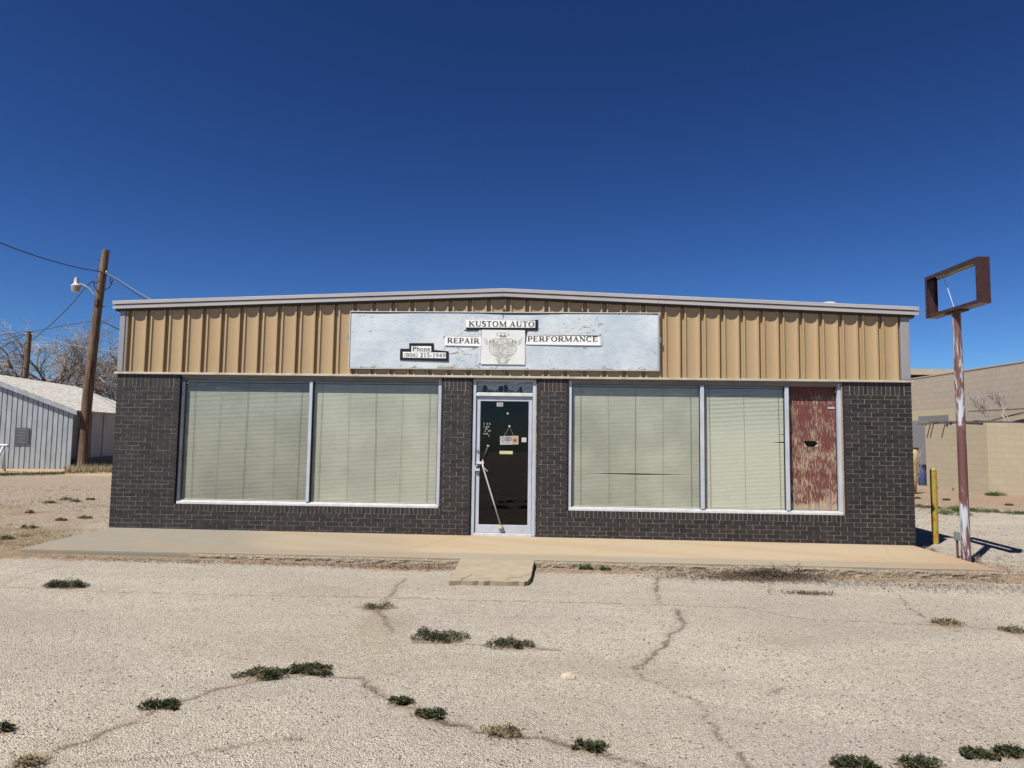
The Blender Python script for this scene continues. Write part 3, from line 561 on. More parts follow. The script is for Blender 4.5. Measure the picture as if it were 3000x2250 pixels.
for a, b in ((XL-0.005, RX), (RX, XR+0.005)):
    za, zb = ztop(max(a, XL))+0.003, ztop(min(b, XR))+0.003
    mb.v += [(a, -0.08, za), (b, -0.08, zb), (b, DEP+0.2, zb), (a, DEP+0.2, za), (a, -0.08, za+0.012), (b, -0.08, zb+0.012), (b, DEP+0.2, zb+0.012), (a, DEP+0.2, za+0.012)]
    i = len(mb.v)-8; mb.tone += [0.5]*8; mb.f += [tuple(i+k for k in q) for q in ((0, 3, 2, 1), (4, 5, 6, 7), (0, 1, 5, 4), (1, 2, 6, 5), (2, 3, 7, 6), (3, 0, 4, 7))]
mb.build('roof', 'roof_white', shop)
for x in (-0.03, 12.53):
    mb = MB(); mb.box(x-0.06, x+0.06, 0.05, DEP+0.2, 3.44, 3.575); mb.build('side_fascia', 'fascia', shop)
# inside
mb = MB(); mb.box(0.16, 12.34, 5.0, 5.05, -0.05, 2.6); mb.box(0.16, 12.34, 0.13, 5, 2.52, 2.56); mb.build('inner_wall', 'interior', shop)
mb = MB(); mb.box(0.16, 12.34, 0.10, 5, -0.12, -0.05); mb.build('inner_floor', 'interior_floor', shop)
# windows
def frame_bar(mb, x0, x1, z0, z1, y0=0.030, y1=0.10): mb.box(x0, x1, y0, y1, z0, z1)
HEAD_T = 2.4325
def window(x0, x1, mulls, right_caulk):
    fr_ = MB(); zb, zt = 0.388, 2.405
    fr_.ring(x0, x1, zb, zt, 0.050, 0.050, 0.048, 0.028, 0.032, 0.10)
    fo = fr_.build('window', 'aluminium', shop, bevel=0.003)
    h = MB(); h.box(x0, x1, 0.006, 0.10, 2.4055, HEAD_T-0.002); h.box(x0+0.05, x1-0.05, 0.028, 0.10, 2.375, 2.4052); h.box(x0+0.05, x1-0.05, 0.040, 0.10, 2.360, 2.3748); h.build('window_head', 'header_metal', fo, bevel=0.003)
    s_ = MB(); s_.box(x0+0.012, x1-0.012, 0.010, 0.045, 0.387, 0.428); s_.box(x0+0.051, x1-0.051, 0.046, 0.10, 0.388, 0.444); s_.build('sill', 'aluminium_sill', fo, bevel=0.004)
    for a, b in mulls:
        q = MB(); q.box(a, b, 0.022, 0.098, 0.4445, 2.3595); q.build('mullion', 'aluminium', fo, bevel=0.004)
        q = MB(); q.box(b+0.001, b+0.014, 0.050, 0.097, 0.4445, 2.3595); q.build('gasket_shade_strip', 'gasket_shade_black', fo)  # dark strip drawn for the mullion's shadow on its right side
    q = MB(); q.box(x0-0.013, x0-0.001, 0.028, 0.12, 0.389, 2.40); q.build('gasket_shade_strip', 'gasket_shade_black', fo)
    q = MB(); q.box(x1+0.001, x1+0.012, 0.028 if not right_caulk else 0.06, 0.12, 0.389, 2.40); q.build('gasket_shade_strip', 'gasket_shade_black', fo)
    if right_caulk:
        q = MB()
        for i in range(57): z = 0.387+i*0.0355; q.box(x1+0.0005, x1+0.011+rng.uniform(-0.001, 0.0015), 0.004+rng.uniform(0, 0.004), 0.055, z, z+0.0356)
        q.box(x0+0.05, x1, 0.006, 0.03, 0.374, 0.386); q.build('caulk_line', 'caulk', fo)
    xx = [x0+0.050]+[v_ for ab in mulls for v_ in ab]+[x1-0.050]
    return fo, list(zip(xx[0::2], xx[1::2]))
w1, bays1 = window(1.045, 5.222, [(3.113, 3.164)], False)
w2, bays2 = window(7.228, 11.441, [(9.277, 9.337), (10.582, 10.640)], True)
dk_ = MB(); dk_.box(1.046, 1.094, 0.0285, 0.0315, 0.43, 2.40); dk_.build('jamb_shade_strip', 'jamb_shade', w1)  # dark strip painting the shade on the recessed left jamb
for fo, bays in ((w1, bays1), (w2, bays2[:2])):
    for a, b in bays:
        q = MB(); q.quad((a, 0.064, 0.444), (b, 0.064, 0.444), (b, 0.064, 2.36), (a, 0.064, 2.36)); q.build('pane', 'window_glass', fo)
        for (p0, p1, p2, p3) in ((a, a+0.010, 0.445, 2.3595), (b-0.010, b, 0.445, 2.3595)): q = MB(); q.box(p0, p1, 0.052, 0.0625, p2, p3); q.build('glazing_bead', 'gasket_shade_black', fo)
# blinds
def blind(a, b, label, tilt, seed, gap=None, nick=None, contrast=0.0, smat='slat'):
    e = empty('window_blind', ((a+b)/2, 0.10, 0.46), label, 'blind', 'venetian blinds in the shop windows')
    mb = MB(); nsl = int((2.325-0.470)/0.0205); NX = 26; xs_ = np.linspace(a+0.006, b-0.006, NX+1)
    for i in range(nsl):
        z0 = 0.480+i*0.0205
        tl_ = tilt+0.10*(fbm(xs_, xs_*0+z0, 1.3, seed, 3)-0.5)*2+rng.uniform(-0.02, 0.02)-contrast*float(sstep(1.35, 2.1, z0))
        dz = 0.0025*(vnoise(xs_, z0+xs_*0, 2.0, seed+9)-0.5)
        sk = 0
        if gap:
            g0, xa, xb, hh_ = gap; prof = np.clip(1-((xs_-(xa+xb)/2)/((xb-xa)/2))**2, 0, 1)**1.4*hh_
            dd_ = z0-g0; dz = dz+np.where(dd_ > 0, prof*np.exp(-dd_/0.10), -prof*np.exp(dd_/0.10))*0.5
        if nick:
            for (zn, xn) in nick:
                if abs(z0-zn) < 0.011: dz = dz+np.where(xs_ > xn, (xs_-xn)*0.10, 0)
        hw = 0.0103; tl_ = np.clip(tl_, 0.2, 1.50)
        for x_0, x_1, t0, t1, e0, e1 in zip(xs_[:-1], xs_[1:], tl_[:-1], tl_[1:], dz[:-1], dz[1:]):
            def pt(x, t_, e_, s_, bow): return (x, 0.098-hw*s_*math.cos(t_)-bow*math.sin(t_)*-1*0-bow, z0+e_+hw*s_*math.sin(t_)*-1)
            p = [[pt(x_0, t0, e0, s_, bw) for s_, bw in ((-1, 0), (0, 0.0022), (1, 0))], [pt(x_1, t1, e1, s_, bw) for s_, bw in ((-1, 0), (0, 0.0022), (1, 0))]]
            mb.quad(p[0][0], p[1][0], p[1][1], p[0][1]); mb.quad(p[0][1], p[1][1], p[1][2], p[0][2])
    mb.build('slats', smat, e, smooth=True)
    q = MB(); q.box(a+0.003, b-0.003, 0.086, 0.112, 2.325, 2.352); q.build('headrail', 'headrail', e)
    q = MB(); q.box(a+0.006, b-0.006, 0.088, 0.108, 0.450, 0.466); q.build('bottom_rail', 'slat', e)
    n = 5 if b-a > 1.5 else 3
    for i in range(n):
        x = a+(b-a)*(0.07+0.86*i/(n-1)); q = MB(); s_ = rng.uniform(-0.03, 0.03)
        q.tube([(x, 0.0815, 2.33), (x+s_*0.6, 0.0812, 1.4), (x+s_, 0.0815, 0.47)], 0.0022 if i % 2 == 0 else 0.0012, 5); q.build('cord', 'cord', e)
blind(*bays1[0], 'darkened grey green blind in the leftmost window bay with ruffled lower slats', 1.36, 400, contrast=0.05, smat='slat_refl_dark')
blind(*bays1[1], 'pale green blind in the bay just left of the brick pier by the door', 1.45, 420, smat='slat_refl_dim')
blind(*bays2[0], 'pale blind with a long dark gap between bent slats low down', 1.43, 440, gap=(0.955, 7.42, 9.15, 0.024), smat='slat_refl_dim')
blind(*bays2[1], 'narrow bright striped blind beside the peeling red board', 1.44, 460, nick=[(1.60, 10.42), (1.49, 10.35)], contrast=0.35)
# peeling board
rb = MB(); x0, x1, z0, z1 = 10.668, 11.386, 0.446, 2.36; hx0, hx1, hz0, hz1 = 10.895, 11.12, 1.425, 1.515
for k, (a, b, c_, d_) in enumerate(((x0, hx0, z0, z1), (hx1, x1, z0, z1), (hx0, hx1, z0, hz0), (hx0, hx1, hz1, z1))): rb.box(a, b, 0.115, 0.135, c_, d_)
rb.v = [(x-10.668, y-0.115, z-0.446) for x, y, z in rb.v]
bd = rb.build('peeling_board', 'red_board', None); bd.location = (10.668, 0.115, 0.446); bd.matrix_world = Matrix.Translation((10.668, 0.115, 0.446))
tag(bd, 'weathered board with peeling dark red paint and a ragged hole filling the last window bay', 'board')
for nm, poly in (('splinter', [(hx0, hz0), (hx0+0.05, hz0), (hx0+0.012, hz0+0.05), (hx0, hz0+0.075)]), ('splinter', [(hx1, hz0), (hx1, hz0+0.06), (hx1-0.06, hz0)]), ('splinter', [(hx1, hz1), (hx1-0.05, hz1), (hx1, hz1-0.04)])):
    q = MB(); q.prism(poly, 0.116, 0.134); q.build(nm, 'caulk', bd)
q = MB(); q.box(hx0-0.03, hx1+0.03, 0.16, 0.165, hz0-0.03, hz1+0.03); q.build('mesh_screen', 'weed_leaf', bd)
q = MB(); q.box(11.27, 11.375, 0.106, 0.114, 2.02, 2.045); q.build('bracket', 'aluminium', bd)
# door
dfm = MB(); dfm.ring(5.722, 6.720, -0.02, 2.4055, 0.053, 0.055, 0.018, 0.0228, 0.026, 0.11); df = dfm.build('door_frame', 'aluminium', shop, bevel=0.004)
q = MB(); q.box(5.7755, 6.6645, 0.024, 0.11, 2.150, 2.192); q.box(5.7755, 6.6645, 0.040, 0.11, 2.1925, 2.206); q.build('transom_rail', 'aluminium_sill', df, bevel=0.003)
q = MB(); q.box(5.722, 6.720, 0.008, 0.11, 2.406, 2.4305); q.box(5.7755, 6.6645, 0.036, 0.11, 2.383, 2.4055); q.build('door_head', 'header_metal', df, bevel=0.003)
q = MB(); q.box(5.7105, 5.7215, 0.05, 0.12, 0.0, 2.40); q.build('gasket_shade_strip', 'gasket_shade_black', df)
q = MB()
for i in range(66): z = 0.004+i*0.036; q.box(6.7205, 6.729+rng.uniform(-0.002, 0.004), 0.012+rng.uniform(0, 0.004), 0.06, z, z+0.0362)
q.build('caulk_line', 'caulk', df)
q = MB(); q.box(5.7755, 6.6645, 0.020, 0.11, -0.025, 0.018); q.build('threshold', 'aluminium_sill', df, bevel=0.003)
tw = MB(); tw.quad((5.776, 0.066, 2.2065), (6.664, 0.066, 2.2065), (6.664, 0.066, 2.383), (5.776, 0.066, 2.383)); tw.build('pane', 'window_glass', df)
q = MB()   # crumpled paper behind the transom
N1 = 30
for i in range(N1):
    for j in range(5):
        def pp(i, j):
            x = 5.78+0.88*i/N1; top_ = 2.38; bot = 2.21 if i in (0, 1, 2) or i > 24 else 2.285+0.05*math.sin(i*0.55)+0.02*math.sin(i*1.7)
            return (x, 0.12+0.02*vnoise(x, j, 9, 77), bot+(top_-bot)*j/5)
        q.quad(pp(i, j), pp(i+1, j), pp(i+1, j+1), pp(i, j+1))
q.build('crumpled_paper', 'tape_grey', df)
for i in range(9): q = MB(); x = 5.865+i*0.0825; q.box(x, x+0.006, 0.085, 0.092, 2.208, 2.382); q.build('transom_bar', 'galvanised_pipe', df)
dl = MB(); dl.ring(5.782, 6.660, 0.022, 2.148, 0.060, 0.056, 0.123, 0.076, 0.052, 0.09)
door = dl.build('door', 'aluminium', shop, bevel=0.004)
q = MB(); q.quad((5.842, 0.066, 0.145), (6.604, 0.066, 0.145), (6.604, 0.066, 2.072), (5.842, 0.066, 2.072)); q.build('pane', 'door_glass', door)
q = MB(); q.box(6.098, 6.196, 0.0630, 0.0640, 1.990, 2.052); q.build('number_sticker', 'white_plastic', door)
q = MB(); q.box(6.153, 6.360, 0.060, 0.064, 1.243, 1.292); q.build('mail_slot', 'cream_label', door)
q = MB(); q.box(6.497, 6.572, 0.0630, 0.0640, 1.434, 1.505); q.build('sticker', 'white_plastic', door)
for x, z in ((6.273, 1.879), (6.303, 1.678)): q = MB(); q.tube([(x, 0.0655, z), (x, 0.056, z)], [0.017, 0.013], 14); q.build('suction_cup', 'white_plastic', door)
q = MB(); q.tube([(5.812, 0.052, 1.282), (5.812, 0.042, 1.282)], 0.021, 16); q.build('lock', 'screw', door)
# ------------------------------------------------------------------ lettering (strokes in a unit-high cell)
def arc(cx, cy, rx, ry, a0, a1, n=16): return [(cx+rx*math.cos(R(a0+(a1-a0)*i/n)), cy+ry*math.sin(R(a0+(a1-a0)*i/n))) for i in range(n+1)]
TK, TN = 0.195, 0.085
def st_(p, w=None): return ('s', p, w)
def ser(x, y, w=0.30): return ('s', [(x-w/2, y), (x+w/2, y)], [0.045, 0.045])
def vst(x, y0=0.02, y1=0.98, w=TK, s=True):
    o_ = [st_([(x, y0), (x, y1)], [w, w])]
    if s: o_ += [ser(x, y0+0.004), ser(x, y1-0.004)]
    return o_
def ring_(cx, cy, rx, ry, a0, a1, tk=TK, n=22):
    pts = arc(cx, cy, rx, ry, a0, a1, n); return st_(pts, [TN*0.8+(tk-TN*0.8)*abs(math.cos(R(a0+(a1-a0)*i/n)))**1.3 for i in range(n+1)])
GL = {
 'K': (0.80, vst(0.17)+[st_([(0.20, 0.42), (0.66, 0.97)], [TN, TN]), st_([(0.33, 0.58), (0.66, 0.03)], [TK, TK]), ser(0.66, 0.976, 0.22), ser(0.67, 0.024, 0.26)]),
 'U': (0.76, [st_([(0.17, 0.98), (0.17, 0.32)], [TK, TK]), ring_(0.375, 0.32, 0.205, 0.28, 180, 360), st_([(0.60, 0.30), (0.60, 0.98)], [TN, TN]), ser(0.17, 0.976), ser(0.60, 0.976, 0.2)]),
 'S': (0.56, [st_(arc(0.27, 0.74, 0.17, 0.22, 30, 200, 12)+arc(0.27, 0.27, 0.18, 0.235, 60, -150, 14), [TN]*5+[TK]*17+[TN]*6), st_([(0.43, 0.98), (0.43, 0.72)], [0.05, 0.05]), st_([(0.09, 0.02), (0.09, 0.30)], [0.05, 0.05])]),
 'T': (0.68, vst(0.33)+[st_([(0.05, 0.96), (0.61, 0.96)], [TN, TN]), st_([(0.06, 0.98), (0.06, 0.74)], [0.05, 0.04]), st_([(0.60, 0.98), (0.60, 0.74)], [0.05, 0.04])]),
 'O': (0.80, [ring_(0.39, 0.5, 0.285, 0.475, 0, 360)]),
 'M': (0.96, [st_([(0.16, 0.02), (0.16, 0.98)], [TN, TN]), st_([(0.17, 0.97), (0.46, 0.06)], [TK, TK]), st_([(0.46, 0.06), (0.75, 0.97)], [TN, TN]), st_([(0.77, 0.02), (0.77, 0.98)], [TK, TK]), ser(0.15, 0.024, 0.24), ser(0.78, 0.024), ser(0.13, 0.976, 0.2), ser(0.81, 0.976, 0.22)]),
 'A': (0.76, [st_([(0.12, 0.02), (0.37, 0.97)], [TN, TN]), st_([(0.36, 0.99), (0.60, 0.02)], [TK, TK]), st_([(0.20, 0.32), (0.50, 0.32)], [TN, TN]), ser(0.12, 0.024, 0.22), ser(0.60, 0.024, 0.3)]),
 'R': (0.76, vst(0.17)+[st_([(0.17, 0.96), (0.38, 0.96)], [TN, TN]), ring_(0.36, 0.73, 0.19, 0.225, 90, -90), st_([(0.17, 0.50), (0.38, 0.50)], [TN, TN]), st_([(0.34, 0.50), (0.63, 0.03)], [TK, TK]), ser(0.67, 0.024, 0.18)]),
 'E': (0.68, vst(0.17)+[st_([(0.17, 0.96), (0.58, 0.96)], [TN, TN]), st_([(0.17, 0.52), (0.46, 0.52)], [TN, TN]), st_([(0.17, 0.04), (0.60, 0.04)], [TN, TN]), st_([(0.57, 0.98), (0.57, 0.76)], [0.06, 0.04]), st_([(0.60, 0.02), (0.60, 0.28)], [0.06, 0.04]), st_([(0.45, 0.64), (0.45, 0.40)], [0.05, 0.05])]),
 'P': (0.64, vst(0.17)+[st_([(0.17, 0.96), (0.36, 0.96)], [TN, TN]), ring_(0.34, 0.70, 0.19, 0.26, 90, -90), st_([(0.17, 0.44), (0.36, 0.44)], [TN, TN])]),
 'I': (0.40, vst(0.19)), 'F': (0.64, vst(0.17)+[st_([(0.17, 0.96), (0.57, 0.96)], [TN, TN]), st_([(0.17, 0.50), (0.44, 0.50)], [TN, TN]), st_([(0.56, 0.98), (0.56, 0.74)], [0.06, 0.04]), st_([(0.43, 0.62), (0.43, 0.38)], [0.05, 0.05])]),
 'N': (0.76, [st_([(0.14, 0.02), (0.14, 0.98)], [TN, TN]), st_([(0.12, 0.97), (0.62, 0.05)], [TK, TK]), st_([(0.62, 0.02), (0.62, 0.98)], [TN, TN]), ser(0.14, 0.024, 0.22), ser(0.12, 0.976, 0.2), ser(0.62, 0.976, 0.22)]),
 'C': (0.74, [ring_(0.39, 0.5, 0.285, 0.475, 42, 318), st_([(0.61, 0.98), (0.61, 0.70)], [0.05, 0.05])]),
 'L': (0.66, vst(0.17)+[st_([(0.17, 0.04), (0.58, 0.04)], [TN, TN]), st_([(0.58, 0.02), (0.58, 0.28)], [0.06, 0.04])]),
 'D': (0.76, vst(0.17)+[st_([(0.17, 0.96), (0.34, 0.96)], [TN, TN]), ring_(0.32, 0.5, 0.31, 0.455, 90, -90), st_([(0.17, 0.04), (0.34, 0.04)], [TN, TN])]),
 'h': (0.58, [st_([(0.14, 0.02), (0.14, 0.98)], [0.12, 0.12]), st_([(0.16, 0.5)]+arc(0.31, 0.44, 0.13, 0.2, 150, 0, 8), [TN]*6+[0.12]*4), st_([(0.44, 0.44), (0.44, 0.02)], [0.12, 0.12]), ser(0.14, 0.024, 0.22), ser(0.44, 0.024, 0.22)]),
 'o': (0.52, [ring_(0.25, 0.34, 0.175, 0.32, 0, 360, 0.12)]),
 'n': (0.58, [st_([(0.14, 0.02), (0.14, 0.64)], [0.12, 0.12]), st_([(0.16, 0.5)]+arc(0.31, 0.44, 0.13, 0.2, 150, 0, 8), [TN]*6+[0.12]*4), st_([(0.44, 0.44), (0.44, 0.02)], [0.12, 0.12]), ser(0.14, 0.024, 0.22), ser(0.44, 0.024, 0.22)]),
 'e': (0.48, [ring_(0.25, 0.34, 0.165, 0.32, 0, 320, 0.12), st_([(0.12, 0.36), (0.42, 0.36)], [0.05, 0.05])]),
 '(': (0.36, [ring_(0.42, 0.45, 0.27, 0.62, 120, 240, 0.10)]), ')': (0.36, [ring_(-0.06, 0.45, 0.27, 0.62, 60, -60, 0.10)]),
 '-': (0.36, [st_([(0.05, 0.32), (0.30, 0.32)], [0.12, 0.12])]), ' ': (0.28, []),
 '0': (0.54, [ring_(0.26, 0.49, 0.17, 0.46, 0, 360, 0.125)]), '1': (0.54, [st_([(0.28, 0.02), (0.28, 0.97)], [0.13, 0.13]), st_([(0.12, 0.82), (0.28, 0.95)], [0.05, 0.08]), ser(0.28, 0.024, 0.28)]),
 '2': (0.54, [st_(arc(0.24, 0.70, 0.17, 0.25, 170, -30, 12)+[(0.10, 0.08)], [0.08]*6+[0.13]*7+[0.07]), st_([(0.08, 0.06), (0.45, 0.06)], [0.12, 0.12])]),
 '4': (0.54, [st_([(0.34, 0.02), (0.34, 0.97)], [0.13, 0.13]), st_([(0.34, 0.95), (0.05, 0.32)], [0.05, 0.05]), st_([(0.05, 0.30), (0.48, 0.30)], [0.09, 0.09])]),
 '5': (0.54, [st_([(0.14, 0.93), (0.42, 0.93)], [0.12, 0.12]), st_([(0.15, 0.95), (0.12, 0.58)], [0.05, 0.05]), st_(arc(0.20, 0.31, 0.21, 0.27, 110, -120, 14), [0.08]*4+[0.13]*8+[0.08]*3)]),
 '6': (0.54, [ring_(0.26, 0.30, 0.17, 0.28, 0, 360, 0.12), st_([(0.42, 0.95), (0.22, 0.78), (0.11, 0.55), (0.09, 0.32)], [0.05, 0.09, 0.12, 0.12])]),
 '8': (0.54, [ring_(0.26, 0.73, 0.14, 0.22, 0, 360, 0.11), ring_(0.26, 0.27, 0.17, 0.25, 0, 360, 0.12)]),
 '9': (0.54, [ring_(0.26, 0.67, 0.17, 0.28, 0, 360, 0.12), st_([(0.10, 0.03), (0.30, 0.18), (0.41, 0.42), (0.43, 0.65)], [0.05, 0.09, 0.12, 0.12])]),
}
def stroke(mb, pts, wd, y, lay=0.0):
    L = []; n = len(pts)
    wd = (list(wd)+[wd[-1]]*n)[:n] if wd else [TK]*n
    for i, p in enumerate(pts):
        a = pts[max(i-1, 0)]; b = pts[min(i+1, n-1)]; dx, dz = b[0]-a[0], b[1]-a[1]; l = math.hypot(dx, dz) or 1; nx_, nz_ = -dz/l*wd[i]/2, dx/l*wd[i]/2
        L.append(((p[0]+nx_, y-lay, p[1]+nz_), (p[0]-nx_, y-lay, p[1]-nz_)))
    for (a, b), (c_, d_) in zip(L[:-1], L[1:]): mb.quad(b, d_, c_, a)
def text(mb, s, x0, x1, z0, z1, y, wave=0.0, slope=0.0, bold=1.0):
    tot = sum(GL[c_][0] for c_ in s)-0.05; h = z1-z0; sx = (x1-x0)/tot; x = x0; k = 0
    for c_ in s:
        adv, parts = GL[c_]
        for (_, pts, wd) in parts:
            k += 1; q = [(x+px*sx, z0+slope*(x-x0)+pz*h) for px, pz in pts]; sc = (h+sx)/2; stroke(mb, q, [w_*sc*bold for w_ in (wd or [TK]*len(pts))], y, (k % 5)*0.00025)
        x += adv*sx
q = MB(); text(q, '110', 6.108, 6.186, 1.998, 2.050, 0.0622); q.build('lettering', 'ink', door)
q = MB()
for i, (s_, x, z, w_) in enumerate((('T', 5.893, 1.70, 0.02), ('D', 5.945, 1.70, 0.02), ('E', 5.985, 1.70, 0.02), ('T', 5.893, 1.655, 0.02), ('R', 5.935, 1.655, 0.022), ('A', 5.960, 1.655, 0.022), ('IN', 5.92, 1.625, 0.035), ('A', 5.91, 1.59, 0.02), ('R', 5.965, 1.59, 0.02), ('T', 5.99, 1.59, 0.02), ('OPEN', 5.895, 1.545, 0.07), ('T', 5.97, 1.513, 0.02))):
    text(q, s_ if s_ != 'OPEN' else 'CLAN', x, x+w_, z, z+0.026, 0.0632)
q.build('lettering', 'white_plastic', door)
# closed sign
cs = empty('closed_sign', (6.305, 0.06, 1.39), 'white and orange sign reading CLOSED hanging from a suction cup on the door', 'sign')
q = MB(); q.prism([(6.160, 1.388), (6.448, 1.396), (6.445, 1.532), (6.157, 1.520)], 0.056, 0.060); q.build('panel', 'white_plastic', cs)
q = MB(); q.prism([(6.345, 1.396), (6.440, 1.399), (6.438, 1.526), (6.342, 1.522)], 0.0545, 0.0555); q.build('picture', 'pink_print', cs)
q = MB(); q.tube([(6.393, 0.0542, 1.460), (6.393, 0.0535, 1.460)], 0.036, 18); q.build('picture_disc', 'orange_print', cs)
q = MB()
for a in range(8): q.tube([(6.393, 0.0533, 1.460), (6.393+0.030*math.cos(a*0.785), 0.0533, 1.460+0.030*math.sin(a*0.785))], 0.0018, 4)
text(q, 'CLOSED', 6.168, 6.338, 1.440, 1.514, 0.0548, slope=0.03, bold=0.8); q.build('lettering', 'black_tape', cs)
q = MB(); text(q, 'CLOSED', 6.180, 6.325, 1.408, 1.426, 0.0548, slope=0.03); q.build('small_print', 'orange_print', cs)
q = MB(); q.tube([(6.22, 0.058, 1.521), (6.303, 0.056, 1.668), (6.375, 0.058, 1.528)], 0.0018, 5); q.build('cord', 'tape_grey', cs)
# bar leaning on the door
bar = empty('door_bar', (6.19, -0.02, 0.09), 'long grey metal bar with black grip slanting down across the door glass', 'door bar')
q = MB(); q.tube([(5.893, -0.005, 1.085), (5.905, -0.006, 1.03), (6.045, -0.008, 0.60), (6.188, -0.005, 0.155)], 0.0135, 12); q.build('rod', 'galvanised_pipe', bar, smooth=True)
q = MB(); q.tube([(5.905, -0.006, 1.155), (5.978, -0.014, 1.362)], 0.019, 12); q.build('grip', 'foam_grip', bar, smooth=True)
q = MB(); q.tube([(5.978, -0.014, 1.3625), (5.984, -0.015, 1.378)], 0.020, 12); q.build('grip_cap', 'white_plastic', bar)
q = MB(); q.box(5.797, 5.915, -0.020, 0.050, 1.082, 1.120); q.tube([(5.893, -0.004, 1.12), (5.905, -0.006, 1.16)], 0.012, 10); q.build('bracket', 'aluminium_sill', bar, bevel=0.004)
q = MB(); q.tube([(5.905, 0.0, 1.045), (5.972, 0.012, 0.972)], 0.0085, 8); q.build('lever', 'galvanised_pipe', bar)
q = MB(); q.tube([(6.168, 0.050, 0.112), (6.168, 0.012, 0.112)], 0.018, 12); q.tube([(6.215, 0.050, 0.112), (6.215, 0.012, 0.112)], 0.018, 12); q.box(6.172, 6.212, -0.016, 0.048, 0.098, 0.150); q.build('foot', 'cream_label', bar)
lb = empty('lock_box', (5.812, 0.03, 0.975), 'small grey key lock box hanging from the door handle', 'lock box')
q = MB(); q.prism([(5.776, 0.976), (5.850, 0.976), (5.846, 1.045), (5.836, 1.062), (5.792, 1.062), (5.780, 1.045)], 0.010, 0.045); q.build('body', 'tape_grey', lb, bevel=0.004)
q = MB(); q.box(5.792, 5.836, 0.006, 0.0095, 1.020, 1.048); q.build('keypad', 'black_tape', lb)
q = MB(); q.tube([(5.797, 0.028, 1.060), (5.797, 0.028, 1.09), (5.812, 0.028, 1.103), (5.828, 0.028, 1.09), (5.828, 0.028, 1.060)], 0.004, 6); q.build('shackle', 'screw', lb)
# ================================================================== SIGN BOARD
sg = empty('sign_board', (6.19, -0.04, 2.56), 'long white sign board with flaking paint above the door and windows', 'sign board')
SX0, SX1 = 3.742, 8.632
def sgz(x, base): return base+0.0025*(x-SX0)
q = MB(); n = 60; P0 = []
for i in range(n+1):
    x = SX0+0.02+(SX1-SX0-0.04)*i/n; sag = 0.016+0.012*math.sin(i*0.21+0.6)+0.012*(1-abs(math.cos(i*math.pi/n)))**2
    P0.append((x, sgz(x, 2.572), sgz(x, 3.462)-max(0.004, sag)))
for (a, z0_, z1_), (b, z2_, z3_) in zip(P0[:-1], P0[1:]):
    for j in range(8):
        f0, f1 = j/8, (j+1)/8; w0 = lambda x, f: -0.034-0.005*math.sin(f*3.1)*(0.5+0.5*math.sin(x*3.2))
        q.quad((a, w0(a, f0), z0_+(z1_-z0_)*f0), (b, w0(b, f0), z2_+(z3_-z2_)*f0), (b, w0(b, f1), z2_+(z3_-z2_)*f1), (a, w0(a, f1), z0_+(z1_-z0_)*f1))
q.v = [(x-SX0, y+0.034, z-2.556) for x, y, z in q.v]
pn = q.build('panel', 'sign_paint', None, smooth=True); pn.location = (SX0, -0.034, 2.556); bpy.context.view_layer.update(); pn.parent = sg; pn.matrix_parent_inverse = sg.matrix_world.inverted()
q = MB(); q.box(SX0+0.006, SX1-0.006, -0.026, -0.016, 2.568, 3.472, fn=lambda x, y, z: (x, y, z+0.0025*(x-SX0))); q.build('backing', 'grey_box', sg)
q = MB(); SF = lambda x, y, z: (x, y, z+0.0025*(x-SX0))
q.box(SX0, SX1, -0.044, -0.0162, 3.464, 3.476, fn=SF); q.box(SX0, SX1, -0.044, -0.0162, 2.557, 2.566, fn=SF); q.box(SX0, SX0+0.011, -0.044, -0.0162, 2.5662, 3.4638, fn=SF); q.box(SX1-0.011, SX1, -0.044, -0.0162, 2.5662, 3.4638, fn=SF); q.build('frame', 'aluminium_sill', sg)
for x, z, h in ((5.0, 3.478, 0.035), (6.19, 3.482, 0.05), (7.41, 3.485, 0.035), (6.19, 2.530, 0.026), (4.95, 2.530, 0.02), (7.39, 2.535, 0.02)):
    q = MB(); q.box(x-0.018, x+0.018, -0.040, -0.012, z, z+h); q.tube([(x, -0.042, z+h*0.6), (x, -0.05, z+h*0.6)], 0.010, 8); q.build('mounting_bolt', 'rust', sg)
for x in (SX0-0.030, SX1+0.004): q = MB(); q.box(x, x+0.026, -0.030, -0.012, 3.02, 3.10); q.build('side_bracket', 'grey_box', sg)
YS = -0.0455
q = MB(); q.prism([(6.176, 3.345), (6.181, 3.345), (6.182, 3.462), (6.175, 3.462)], YS, YS+0.002); q.build('centre_seam', 'rust', sg)
def paper(name, poly, mat, y=YS, parent=None): q = MB(); q.prism(poly, y, y+0.0016); return q.build(name, mat, parent or sg)
paper('backing_tape', [(5.598, 3.180), (5.842, 3.186), (5.842, 3.150), (6.545, 3.150), (6.535, 2.972), (6.560, 3.0), (6.566, 3.186), (6.735, 3.187), (6.733, 3.362), (5.598, 3.240)], 'black_tape', YS+0.0004)
paper('backing_tape', [(4.702, 2.969), (5.092, 2.973), (5.095, 2.865), (5.329, 2.846), (5.333, 2.684), (4.560, 2.698), (4.561, 2.878), (4.704, 2.880)], 'black_tape', YS+0.0004)
paper('grey_tape', [(5.56, 3.19), (5.60, 3.19), (5.60, 3.34), (6.735, 3.352), (6.735, 3.376), (5.57, 3.382)], 'tape_grey', YS+0.0012)
paper('grey_tape', [(5.235, 3.085), (5.84, 3.085), (5.84, 3.112), (5.24, 3.108)], 'tape_grey', YS+0.0012); paper('grey_tape', [(6.56, 3.115), (7.735, 3.118), (7.745, 2.96), (7.72, 2.96), (7.71, 3.145), (6.56, 3.148)], 'tape_grey', YS+0.0012)
